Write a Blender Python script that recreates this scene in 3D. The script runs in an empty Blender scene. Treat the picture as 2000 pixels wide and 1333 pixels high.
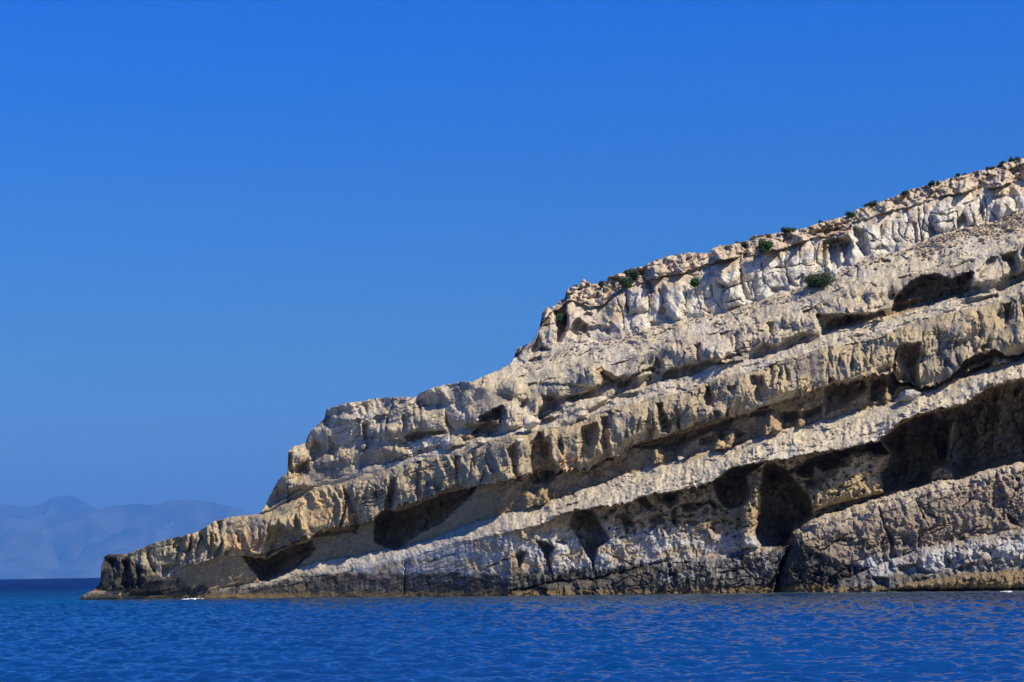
import bpy, math, random
import numpy as np
from mathutils import Vector, Matrix

sc = bpy.context.scene
R = math.radians
# ------------------------------------------------------------------ camera
CAM_H = 3.0
PITCH = math.atan((1111.0 - 666.5) / 4444.0)
ROLL = R(0.95)
cam_d = bpy.data.cameras.new('camera'); cam = bpy.data.objects.new('camera', cam_d)
sc.collection.objects.link(cam); sc.camera = cam
cam_d.sensor_width = 36; cam_d.lens = 80; cam_d.clip_start = 1; cam_d.clip_end = 120000
cp, sp = math.cos(PITCH), math.sin(PITCH)
F = Vector((0, cp, sp)); R0 = Vector((1, 0, 0)); U0 = Vector((0, -sp, cp))
Rv = R0 * math.cos(ROLL) - U0 * math.sin(ROLL)
Uv = U0 * math.cos(ROLL) + R0 * math.sin(ROLL)
M = Matrix(((Rv.x, Uv.x, -F.x, 0), (Rv.y, Uv.y, -F.y, 0), (Rv.z, Uv.z, -F.z, CAM_H), (0, 0, 0, 1)))
cam.matrix_world = M
# ------------------------------------------------------------------ sky, sun, exposure
SUN_EL, SUN_AZ = R(45), R(50)      # azimuth measured from "behind the camera" to its right
sdir = Vector((math.cos(SUN_EL) * math.sin(SUN_AZ), -math.cos(SUN_EL) * math.cos(SUN_AZ), math.sin(SUN_EL)))
world = bpy.data.worlds.new('World'); sc.world = world; world.use_nodes = True
nt = world.node_tree; nt.nodes.clear()
wo = nt.nodes.new('ShaderNodeOutputWorld'); bg = nt.nodes.new('ShaderNodeBackground')
sky = nt.nodes.new('ShaderNodeTexSky'); sky.sky_type = 'NISHITA'; sky.sun_disc = False
sky.sun_elevation = SUN_EL; sky.sun_rotation = math.atan2(sdir.x, sdir.y)
sky.altitude = 0; sky.air_density = 1.0; sky.dust_density = 0.0; sky.ozone_density = 3.0
gm = nt.nodes.new('ShaderNodeGamma'); gm.inputs[1].default_value = 1.0
mx = nt.nodes.new('ShaderNodeMix'); mx.data_type = 'RGBA'; mx.blend_type = 'MULTIPLY'
mx.inputs[0].default_value = 1.0; mx.inputs[7].default_value = (0.035, 0.36, 1.0, 1)
# the deep polarised blue of the photograph: the tint pales smoothly towards the horizon, all the way round
tcw = nt.nodes.new('ShaderNodeTexCoord'); sxw = nt.nodes.new('ShaderNodeSeparateXYZ'); crw = nt.nodes.new('ShaderNodeValToRGB')
nt.links.new(tcw.outputs['Generated'], sxw.inputs[0]); nt.links.new(sxw.outputs['Z'], crw.inputs[0]); nt.links.new(crw.outputs[0], mx.inputs[7])
ce = crw.color_ramp.elements; ce[0].position = 0.0; ce[0].color = (0.30, 0.43, 0.64, 1); ce[1].position = 1.0; ce[1].color = (0.0, 0.33, 1.0, 1)
for p_, c_ in ((0.037, (0.27, 0.425, 0.67, 1)), (0.12, (0.125, 0.375, 0.72, 1)), (0.25, (0.0, 0.335, 1.08, 1))):
    e_ = ce.new(p_); e_.color = c_
nt.links.new(sky.outputs[0], gm.inputs[0]); nt.links.new(gm.outputs[0], mx.inputs[6])
nt.links.new(mx.outputs[2], bg.inputs[0]); nt.links.new(bg.outputs[0], wo.inputs[0])
bg.inputs[1].default_value = 0.10
sun_d = bpy.data.lights.new('sun', 'SUN'); sun = bpy.data.objects.new('sun', sun_d)
sc.collection.objects.link(sun)
sun_d.energy = 5.0; sun_d.angle = R(0.5); sun_d.color = (1.0, 0.90, 0.71)
sun.rotation_euler = sdir.to_track_quat('Z', 'Y').to_euler()
vs = sc.view_settings
sc.display_settings.display_device = 'sRGB'; vs.view_transform = 'Standard'; vs.look = 'None'
vs.gamma = 1; vs.use_curve_mapping = False; vs.exposure = 0.45

# ------------------------------------------------------------------ helpers
rs = np.random.RandomState(7)
PERM = np.arange(512); rs.shuffle(PERM); PERM = np.concatenate([PERM, PERM])
ANG = rs.rand(512) * 2 * np.pi; GX, GY = np.cos(ANG), np.sin(ANG)
RND = rs.rand(512, 3)

def hsh(ix, iy, seed):
    return PERM[(PERM[(ix + seed * 37) & 511] + iy * 7 + seed * 101) & 511]

def pn(x, y, seed=0):
    x = np.asarray(x, float); y = np.asarray(y, float)
    ix = np.floor(x).astype(int); iy = np.floor(y).astype(int); fx = x - ix; fy = y - iy
    u = fx * fx * fx * (fx * (fx * 6 - 15) + 10); v = fy * fy * fy * (fy * (fy * 6 - 15) + 10)
    def g(a, b):
        h = hsh(ix + a, iy + b, seed)
        return GX[h] * (fx - a) + GY[h] * (fy - b)
    n0 = g(0, 0) * (1 - u) + g(1, 0) * u; n1 = g(0, 1) * (1 - u) + g(1, 1) * u
    return (n0 * (1 - v) + n1 * v) * 1.5

def fbm(x, y, seed=0, o=4, gain=0.5):
    s = 0; a = 1.0; k = 1.0
    for i in range(o):
        s = s + a * pn(x * k + 13.7 * i, y * k - 7.1 * i, seed + i); a *= gain; k *= 2.03
    return s

def voro(x, y, seed=0):
    ix = np.floor(x).astype(int); iy = np.floor(y).astype(int)
    d1 = np.full(x.shape, 9.0); d2 = np.full(x.shape, 9.0); cid = np.zeros(x.shape, int)
    for a in (-1, 0, 1):
        for b in (-1, 0, 1):
            h = hsh(ix + a, iy + b, seed)
            dx = ix + a + 0.15 + 0.7 * RND[h, 0] - x; dy = iy + b + 0.15 + 0.7 * RND[h, 1] - y
            d = np.sqrt(dx * dx + dy * dy)
            n = d < d1
            d2 = np.where(n, d1, np.minimum(d2, d)); cid = np.where(n, h, cid); d1 = np.where(n, d, d1)
    return d1, d2, RND[cid, 2]

def facet(x, y, seed=0):
    """broken-rock relief: every cell is a tilted plane, so the edges between cells are crisp"""
    ix = np.floor(x).astype(int); iy = np.floor(y).astype(int)
    d1 = np.full(x.shape, 9.0); v = np.zeros(x.shape)
    for a in (-1, 0, 1):
        for b in (-1, 0, 1):
            h = hsh(ix + a, iy + b, seed)
            dx = ix + a + RND[h, 0] - x; dy = iy + b + RND[h, 1] - y
            d = dx * dx + dy * dy; n = d < d1
            v = np.where(n, GX[h] * dx * (0.4 + RND[h, 2]) + GY[h] * dy * (0.4 + RND[h, 2]) + 0.35 * (RND[h, 2] - 0.5), v); d1 = np.where(n, d, d1)
    return v

def sstep(a, b, x):
    t = np.clip((x - a) / (b - a), 0, 1); return t * t * (3 - 2 * t)

def ci(x, pts):
    p = np.array(pts, float); return np.interp(x, p[:, 0], p[:, 1])

def unproj(px, py, Y):
    """photo pixel (2000x1333) at world distance Y -> world point"""
    a = (px - 1000.0) / 4444.4; b = (666.5 - py) / 4444.4
    dx = Rv.x * a + Uv.x * b + F.x; dy = Rv.y * a + Uv.y * b + F.y; dz = Rv.z * a + Uv.z * b + F.z
    t = Y / dy
    return dx * t, Y + 0 * t, CAM_H + dz * t

def sdf_in(px, py, poly):
    """signed distance, positive inside"""
    P = np.array(poly, float); n = len(P); d = np.full(px.shape, 1e9); ins = np.zeros(px.shape, bool)
    for i in range(n):
        ax, ay = P[i]; bx, by = P[(i + 1) % n]; ex, ey = bx - ax, by - ay
        t = np.clip(((px - ax) * ex + (py - ay) * ey) / (ex * ex + ey * ey + 1e-9), 0, 1)
        d = np.minimum(d, np.hypot(px - ax - t * ex, py - ay - t * ey))
        c = ((ay > py) != (by > py))
        with np.errstate(divide='ignore', invalid='ignore'):
            xi = ex * (py - ay) / (ey if ey != 0 else 1e-9) + ax
        ins ^= c & (px < xi)
    return np.where(ins, d, -d)

def tag(o, label=None, cat=None, group=None, kind=None):
    if label: o['label'] = label
    if cat: o['category'] = cat
    if group: o['group'] = group
    if kind: o['kind'] = kind
    return o

def np_mesh(name, co, quads, mat, parent=None, smooth=True, normals=None):
    me = bpy.data.meshes.new(name); nv = len(co); nf = len(quads); k = quads.shape[1]
    me.vertices.add(nv); me.vertices.foreach_set('co', np.ascontiguousarray(co, np.float32).ravel())
    me.loops.add(nf * k); me.polygons.add(nf)
    me.polygons.foreach_set('loop_start', np.arange(0, nf * k, k, dtype=np.int32))
    me.loops.foreach_set('vertex_index', quads.astype(np.int32).ravel())
    me.update(calc_edges=True)
    me.polygons.foreach_set('use_smooth', np.full(nf, smooth))
    if mat: me.materials.append(mat)
    if normals is not None: me.normals_split_custom_set_from_vertices(normals)
    o = bpy.data.objects.new(name, me); sc.collection.objects.link(o)
    if parent: o.parent = parent
    return o

def mat_new(name):
    m = bpy.data.materials.new(name); m.use_nodes = True
    n = m.node_tree.nodes; l = m.node_tree.links
    return m, n, l, n['Principled BSDF']

# ------------------------------------------------------------------ materials
def rock_material():
    m, n, l, b = mat_new('weathered_rock')
    at = n.new('ShaderNodeAttribute'); at.attribute_name = 'stone'
    tc = n.new('ShaderNodeTexCoord')
    n1 = n.new('ShaderNodeTexNoise'); n1.inputs['Scale'].default_value = 1.3; n1.inputs['Detail'].default_value = 9
    n1.inputs['Roughness'].default_value = 0.72
    mp = n.new('ShaderNodeMapRange'); mp.inputs[1].default_value = 0.3; mp.inputs[2].default_value = 0.7
    mp.inputs[3].default_value = 0.68; mp.inputs[4].default_value = 1.25
    n2 = n.new('ShaderNodeTexNoise'); n2.inputs['Scale'].default_value = 7.0; n2.inputs['Detail'].default_value = 5
    mp2 = n.new('ShaderNodeMapRange'); mp2.inputs[1].default_value = 0.3; mp2.inputs[2].default_value = 0.65
    mp2.inputs[3].default_value = 0.62; mp2.inputs[4].default_value = 1.16
    ml = n.new('ShaderNodeMath'); ml.operation = 'MULTIPLY'
    mx = n.new('ShaderNodeVectorMath'); mx.operation = 'SCALE'
    for a in (n1, n2): l.new(tc.outputs['Object'], a.inputs['Vector'])
    l.new(n1.outputs['Fac'], mp.inputs[0]); l.new(n2.outputs['Fac'], mp2.inputs[0])
    l.new(mp.outputs[0], ml.inputs[0]); l.new(mp2.outputs[0], ml.inputs[1])
    l.new(at.outputs['Color'], mx.inputs[0]); l.new(ml.outputs[0], mx.inputs['Scale'])
    l.new(mx.outputs[0], b.inputs['Base Color'])
    b.inputs['Roughness'].default_value = 0.92
    b.inputs['Specular IOR Level'].default_value = 0.15
    n3 = n.new('ShaderNodeTexNoise'); n3.inputs['Scale'].default_value = 3.5; n3.inputs['Detail'].default_value = 8
    n3.inputs['Roughness'].default_value = 0.7
    l.new(tc.outputs['Object'], n3.inputs['Vector'])
    bp = n.new('ShaderNodeBump'); bp.inputs['Strength'].default_value = 0.45; bp.inputs['Distance'].default_value = 0.2
    l.new(n3.outputs['Fac'], bp.inputs['Height']); l.new(bp.outputs[0], b.inputs['Normal'])
    return m
ROCK = rock_material()

def sea_material():
    m, n, l, b = mat_new('sea_water')
    tc = n.new('ShaderNodeTexCoord'); cd = n.new('ShaderNodeCameraData')
    mpg = n.new('ShaderNodeMapping'); mpg.inputs['Scale'].default_value = (0.02, 0.008, 1)
    n0 = n.new('ShaderNodeTexNoise'); n0.inputs['Scale'].default_value = 1; n0.inputs['Detail'].default_value = 4
    l.new(tc.outputs['Object'], mpg.inputs[0]); l.new(mpg.outputs[0], n0.inputs['Vector'])
    cr = n.new('ShaderNodeValToRGB')
    cr.color_ramp.elements[0].position = 0.35; cr.color_ramp.elements[0].color = (0.0, 0.028, 0.10, 1)
    cr.color_ramp.elements[1].position = 0.65; cr.color_ramp.elements[1].color = (0.0, 0.08, 0.22, 1)
    l.new(n0.outputs['Fac'], cr.inputs[0]); l.new(cr.outputs[0], b.inputs['Base Color'])
    mp1 = n.new('ShaderNodeMapping'); mp1.inputs['Scale'].default_value = (0.6, 1.5, 1)
    n1 = n.new('ShaderNodeTexNoise'); n1.inputs['Scale'].default_value = 1.3; n1.inputs['Detail'].default_value = 5
    n1.inputs['Roughness'].default_value = 0.55
    l.new(tc.outputs['Object'], mp1.inputs[0]); l.new(mp1.outputs[0], n1.inputs['Vector'])
    bp = n.new('ShaderNodeBump'); bp.inputs['Strength'].default_value = 0.8; bp.inputs['Distance'].default_value = 0.11
    l.new(n1.outputs['Fac'], bp.inputs['Height'])
    # wind-roughened sea: reflects far less at grazing angles than a flat mirror, so Fresnel is capped
    oa = n.new('ShaderNodeAttribute'); oa.attribute_name = 'open_sea'
    df = n.new('ShaderNodeBsdfDiffuse'); gl = n.new('ShaderNodeBsdfGlossy'); gl.inputs['Roughness'].default_value = 0.12
    fr = n.new('ShaderNodeFresnel'); fr.inputs['IOR'].default_value = 1.333
    cap_ = n.new('ShaderNodeMapRange'); cap_.inputs[2].default_value = 0.22; cap_.inputs[3].default_value = 0.80; cap_.inputs[4].default_value = 0.14
    l.new(oa.outputs['Fac'], cap_.inputs[0])
    cl = n.new('ShaderNodeMapRange'); cl.inputs[1].default_value = 0.02; cl.inputs[2].default_value = 0.75; cl.inputs[3].default_value = 0.02; l.new(cap_.outputs[0], cl.inputs[4])
    ms = n.new('ShaderNodeMixShader')
    sa = n.new('ShaderNodeAttribute'); sa.attribute_name = 'shore_reflection'; smx = n.new('ShaderNodeMix'); smx.data_type = 'RGBA'
    smx.inputs[7].default_value = (0.085, 0.115, 0.11, 1); l.new(sa.outputs['Fac'], smx.inputs[0]); l.new(cr.outputs[0], smx.inputs[6])  # grey-green reflection of the cliff, painted into the water colour near shore
    dmx = n.new('ShaderNodeMix'); dmx.data_type = 'RGBA'; dmr = n.new('ShaderNodeMapRange'); dmr.inputs[1].default_value = 0.04; dmr.inputs[2].default_value = 0.45
    l.new(oa.outputs['Fac'], dmr.inputs[0]); l.new(dmr.outputs[0], dmx.inputs[0]); l.new(smx.outputs[2], dmx.inputs[6])
    dmx.inputs[7].default_value = (0.0, 0.012, 0.10, 1)      # deep water outside the bay
    l.new(dmx.outputs[2], df.inputs['Color']); l.new(bp.outputs[0], gl.inputs['Normal']); l.new(bp.outputs[0], fr.inputs['Normal']); l.new(bp.outputs[0], df.inputs['Normal'])
    l.new(fr.outputs[0], cl.inputs[0]); l.new(cl.outputs[0], ms.inputs[0]); l.new(df.outputs[0], ms.inputs[1]); l.new(gl.outputs[0], ms.inputs[2])
    out = [q for q in n if q.type == 'OUTPUT_MATERIAL'][0]; n.remove(b); l.new(ms.outputs[0], out.inputs['Surface'])
    return m
SEA = sea_material()

def plain(name, col, rough=0.8, var=0.25, scale=4.0, spec=0.2):
    m, n, l, b = mat_new(name)
    tc = n.new('ShaderNodeTexCoord'); nz = n.new('ShaderNodeTexNoise'); nz.inputs['Scale'].default_value = scale
    nz.inputs['Detail'].default_value = 6
    cr = n.new('ShaderNodeValToRGB')
    cr.color_ramp.elements[0].position = 0.3; cr.color_ramp.elements[1].position = 0.7
    cr.color_ramp.elements[0].color = tuple(c * (1 - var) for c in col) + (1,)
    cr.color_ramp.elements[1].color = tuple(min(1, c * (1 + var)) for c in col) + (1,)
    l.new(tc.outputs['Object'], nz.inputs['Vector']); l.new(nz.outputs['Fac'], cr.inputs[0])
    l.new(cr.outputs[0], b.inputs['Base Color']); b.inputs['Roughness'].default_value = rough
    b.inputs['Specular IOR Level'].default_value = spec
    return m
LEAF = plain('shrub_leaf', (0.022, 0.042, 0.020), 0.6, 0.5, 3)
LEAF2 = plain('green_leaf', (0.022, 0.055, 0.014), 0.6, 0.5, 3)
BARK = plain('twig_bark', (0.10, 0.07, 0.05))
FOAM = plain('sea_foam', (0.75, 0.8, 0.84), 0.7, 0.1, 6)
BOULDER = plain('pale_boulder', (0.44, 0.39, 0.30), 0.9, 0.3, 2.2)
GREYB = plain('grey_boulder', (0.30, 0.29, 0.27), 0.9, 0.3, 2.5)
RUBBLE = plain('brown_rubble', (0.34, 0.27, 0.20), 0.9, 0.45, 1.5)

# ------------------------------------------------------------------ headland: traced bed lines (photo pixels) and setbacks (metres)
def eye(x): return 1111.2 - 0.01658 * (x - 1000)
def y_water(x): return ci(x, [(150, 1171), (600, 1168), (1000, 1164), (1300, 1160), (1500, 1157), (2000, 1152), (2400, 1148)])
SKY = [(150, 1172), (158, 1166), (172, 1158), (185, 1152), (195, 1142), (198, 1110), (203, 1088), (215, 1082), (240, 1083), (262, 1078), (290, 1065),
       (330, 1053), (385, 1040), (420, 1018), (450, 1010), (490, 1006), (508, 1003), (516, 992), (524, 975), (545, 935), (556, 928), (562, 922),
       (561, 890), (563, 882), (572, 873), (597, 866), (601, 852), (608, 842), (634, 818), (637, 800), (655, 794), (680, 787), (690, 786), (714, 784), (720, 780),
       (770, 776), (812, 776), (820, 768), (850, 756), (900, 746), (925, 745), (942, 736), (975, 723), (994, 713), (1001, 706), (1004, 698), (1010, 681), (1040, 668),
       (1050, 652), (1056, 630), (1060, 608), (1066, 602), (1085, 597), (1094, 588), (1103, 583), (1106, 568), (1113, 562), (1130, 558), (1135, 550), (1141, 544),
       (1146, 550), (1155, 555), (1172, 554), (1185, 549), (1188, 541), (1205, 535), (1218, 533), (1222, 527), (1262, 519), (1270, 512), (1300, 502), (1340, 494),
       (1385, 495), (1392, 484), (1410, 481), (1440, 475), (1462, 470), (1470, 461), (1500, 458), (1540, 452), (1580, 444), (1586, 440), (1640, 425), (1664, 418),
       (1672, 409), (1700, 402), (1726, 392), (1750, 383), (1768, 374), (1800, 365), (1850, 350), (1858, 347), (1890, 341), (1900, 335), (1938, 331), (1950, 322),
       (1975, 316), (2000, 309), (2100, 285), (2250, 262), (2400, 250)]
r1 = [(1598, 1300), (1600, 1160), (1611, 1151), (1640, 1135), (1680, 1118), (1720, 1105), (1760, 1093), (1800, 1072), (1850, 1057), (1900, 1050), (1950, 1040), (2000, 1028), (2400, 950)]
r2 = [(1506, 1300), (1508, 1162), (1514, 1150), (1522, 1120), (1535, 1072), (1546, 1038), (1577, 1018), (1610, 1003), (1670, 985), (1712, 973), (1760, 958), (1820, 947), (1865, 938),
      (1910, 925), (1946, 916), (1985, 905), (2000, 904), (2400, 800)]
shelf = [(978, 1300), (980, 1168), (1000, 1151), (1050, 1143), (1100, 1135), (1150, 1128), (1200, 1119), (1250, 1108), (1330, 1095), (1400, 1083), (1436, 1080), (1442, 1074), (1530, 1066), (1560, 1066)]
lip3 = [(384, 1300), (385, 1172), (400, 1168), (480, 1160), (560, 1148), (640, 1130), (740, 1105), (800, 1088), (900, 1062), (1000, 1036), (1045, 1030), (1111, 1006), (1168, 994),
        (1225, 982), (1285, 967), (1330, 958), (1390, 945), (1430, 913), (1505, 904), (1580, 889), (1655, 874), (1715, 859), (1760, 826), (1790, 811), (1880, 790),
        (1925, 760), (2000, 739), (2400, 600)]
con3 = [(380, 1300), (384, 1168), (400, 1158), (430, 1150), (505, 1138), (560, 1118), (620, 1098), (700, 1082), (760, 1074), (850, 1052), (920, 1022), (1000, 998), (1050, 988), (1100, 968),
        (1180, 942), (1270, 910), (1350, 893), (1450, 865), (1560, 832), (1640, 815), (1740, 786), (1800, 765), (1870, 735), (1945, 715), (2000, 700), (2400, 560)]
lip4 = [(195, 1150), (260, 1150), (322, 1128), (361, 1104), (430, 1086), (472, 1084), (517, 1086), (560, 1070), (615, 1049), (675, 1030), (712, 1019), (742, 1011),
        (780, 996), (810, 989), (862, 962), (934, 947), (985, 945), (1000, 937), (1060, 927), (1100, 930), (1150, 915), (1200, 892), (1245, 872), (1335, 842), (1439, 814),
        (1520, 790), (1610, 757), (1680, 745), (1740, 730), (1760, 750), (1800, 758), (1850, 738), (1880, 715), (1946, 683), (1965, 698), (2000, 690), (2400, 540)]
top4 = [(400, 1000), (499, 1006), (525, 1000), (562, 981), (615, 955), (675, 940), (769, 914), (825, 902), (900, 880), (930, 868), (990, 850), (1020, 846),
        (1095, 833), (1146, 818), (1200, 797), (1290, 776), (1365, 755), (1410, 739), (1470, 727), (1535, 703), (1610, 681), (1700, 661), (1760, 640), (1865, 610),
        (1925, 595), (2000, 568), (2400, 440)]
con4 = [(400, 995), (520, 996), (562, 970), (615, 945), (675, 928), (769, 903), (825, 889), (900, 870), (930, 859), (1005, 842), (1060, 818), (1080, 804), (1155, 780),
        (1218, 764), (1275, 751), (1350, 734), (1400, 712), (1464, 703), (1529, 688), (1610, 656), (1670, 637), (1730, 622), (1820, 598), (1865, 583), (1940, 568),
        (2000, 548), (2400, 425)]
top5 = [(900, 700), (960, 737), (1000, 742), (1032, 749), (1110, 737), (1161, 712), (1215, 706), (1275, 690), (1335, 661), (1410, 650), (1499, 627), (1565, 610),
        (1610, 592), (1700, 552), (1748, 545), (1830, 530), (1880, 512), (1910, 508), (2000, 478), (2400, 360)]
con5 = [(900, 690), (978, 722), (990, 722), (1032, 707), (1065, 692), (1110, 677), (1164, 668), (1218, 659), (1269, 641), (1320, 629), (1410, 611), (1455, 597),
        (1520, 574), (1574, 559), (1628, 535), (1670, 514), (1721, 496), (1790, 478), (1865, 451), (1949, 430), (2000, 412), (2400, 320)]
cap = [(900, 650), (1010, 690), (1058, 628), (1095, 598), (1110, 590), (1150, 603), (1185, 590), (1224, 562), (1263, 550), (1335, 534), (1395, 515), (1400, 508),
       (1460, 500), (1529, 487), (1585, 468), (1650, 455), (1664, 432), (1772, 405), (1850, 384), (1940, 366), (2000, 349), (2400, 290)]
HALO = 40
# interval: (name, lower curve, upper curve, setback bottom, setback top)
S3 = [(150, 0.6), (400, 1.0), (700, 3), (1000, 4.0), (1200, 5), (1500, 6.5), (1700, 7.5), (2400, 9)]
C3 = [(150, 0.8), (400, 1.6), (700, 5.5), (1000, 8.5), (1300, 10.5), (1700, 12.0), (2400, 14)]
L4 = [(150, 0.6), (300, 0.6), (500, 1.6), (700, 4.0), (1000, 6.3), (1300, 8.3), (1700, 9.6), (2400, 11.5)]
T4 = [(150, 2.0), (500, 3.2), (700, 5.6), (1000, 8.0), (1300, 10.0), (1700, 11.4), (2400, 13.5)]
C4 = [(150, 2.6), (500, 4.0), (700, 7.0), (1000, 11.0), (1300, 13.0), (1700, 14.6), (2400, 17)]
B5 = [(150, 3), (500, 4.2), (700, 7.2), (1000, 10.6), (1300, 12.2), (1700, 13.8), (2400, 16)]
T5 = [(150, 5), (500, 8), (700, 11), (1000, 13.5), (1300, 14.8), (1700, 15.8), (2400, 18)]
C5 = [(150, 6), (900, 16), (1100, 19.5), (1400, 22), (1700, 23), (2400, 28)]
T6 = [(150, 7), (900, 18), (1100, 22.5), (1400, 24.5), (1700, 25.2), (2400, 30)]
SK = [(150, 8), (900, 19), (1100, 25.5), (1400, 27.5), (1700, 28), (2400, 33)]
def sh(c, d): return [(a, b + d) for a, b in c]
IV = [
 ('shore_ridge', None, r1, [(0, 0)], [(0, 1.4)]),
 ('rock_ridge', None, r2, [(0, 5.2)], [(0, 6.6)]),
 ('wave_cut_shelf', None, shelf, [(0, 3.0), (1000, 3.0), (1400, 5.0), (1530, 6.6)], [(0, 4.4), (1000, 4.4), (1400, 6.2), (1530, 8.0)]),
 ('cave_wall', None, lip3, [(150, 0), (400, 0.2), (700, 1.2), (1000, 3.2), (1000, 4.8), (1100, 5.4), (1400, 7.8), (1530, 9.6), (1545, 12.5), (2400, 14)],
                          [(150, 0.4), (400, 0.9), (700, 2.9), (1000, 4.0), (1050, 5.0), (1111, 6.5), (1300, 8.2), (1500, 10.4), (1700, 12.8), (2400, 15)]),
 ('lower_terrace', None, con3, S3, C3),
 ('hollowed_wall', None, lip4, sh(C3, 0.6), [(150, 0.9), (470, 2.2), (520, 4.0), (700, 7.2), (1000, 9.6), (1300, 11.8), (1700, 13.2), (2400, 15.5)]),
 ('fluted_cliff', None, top4, L4, T4),
 ('middle_terrace', None, con4, T4, C4),
 ('rounded_cliff', None, top5, B5, T5),
 ('upper_slope', None, con5, T5, C5),
 ('blocky_cliff', None, cap, sh(C5, 0.4), T6),
 ('caprock', None, None, sh(T6, 0.7), SK),
]
NI = len(IV)
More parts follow.
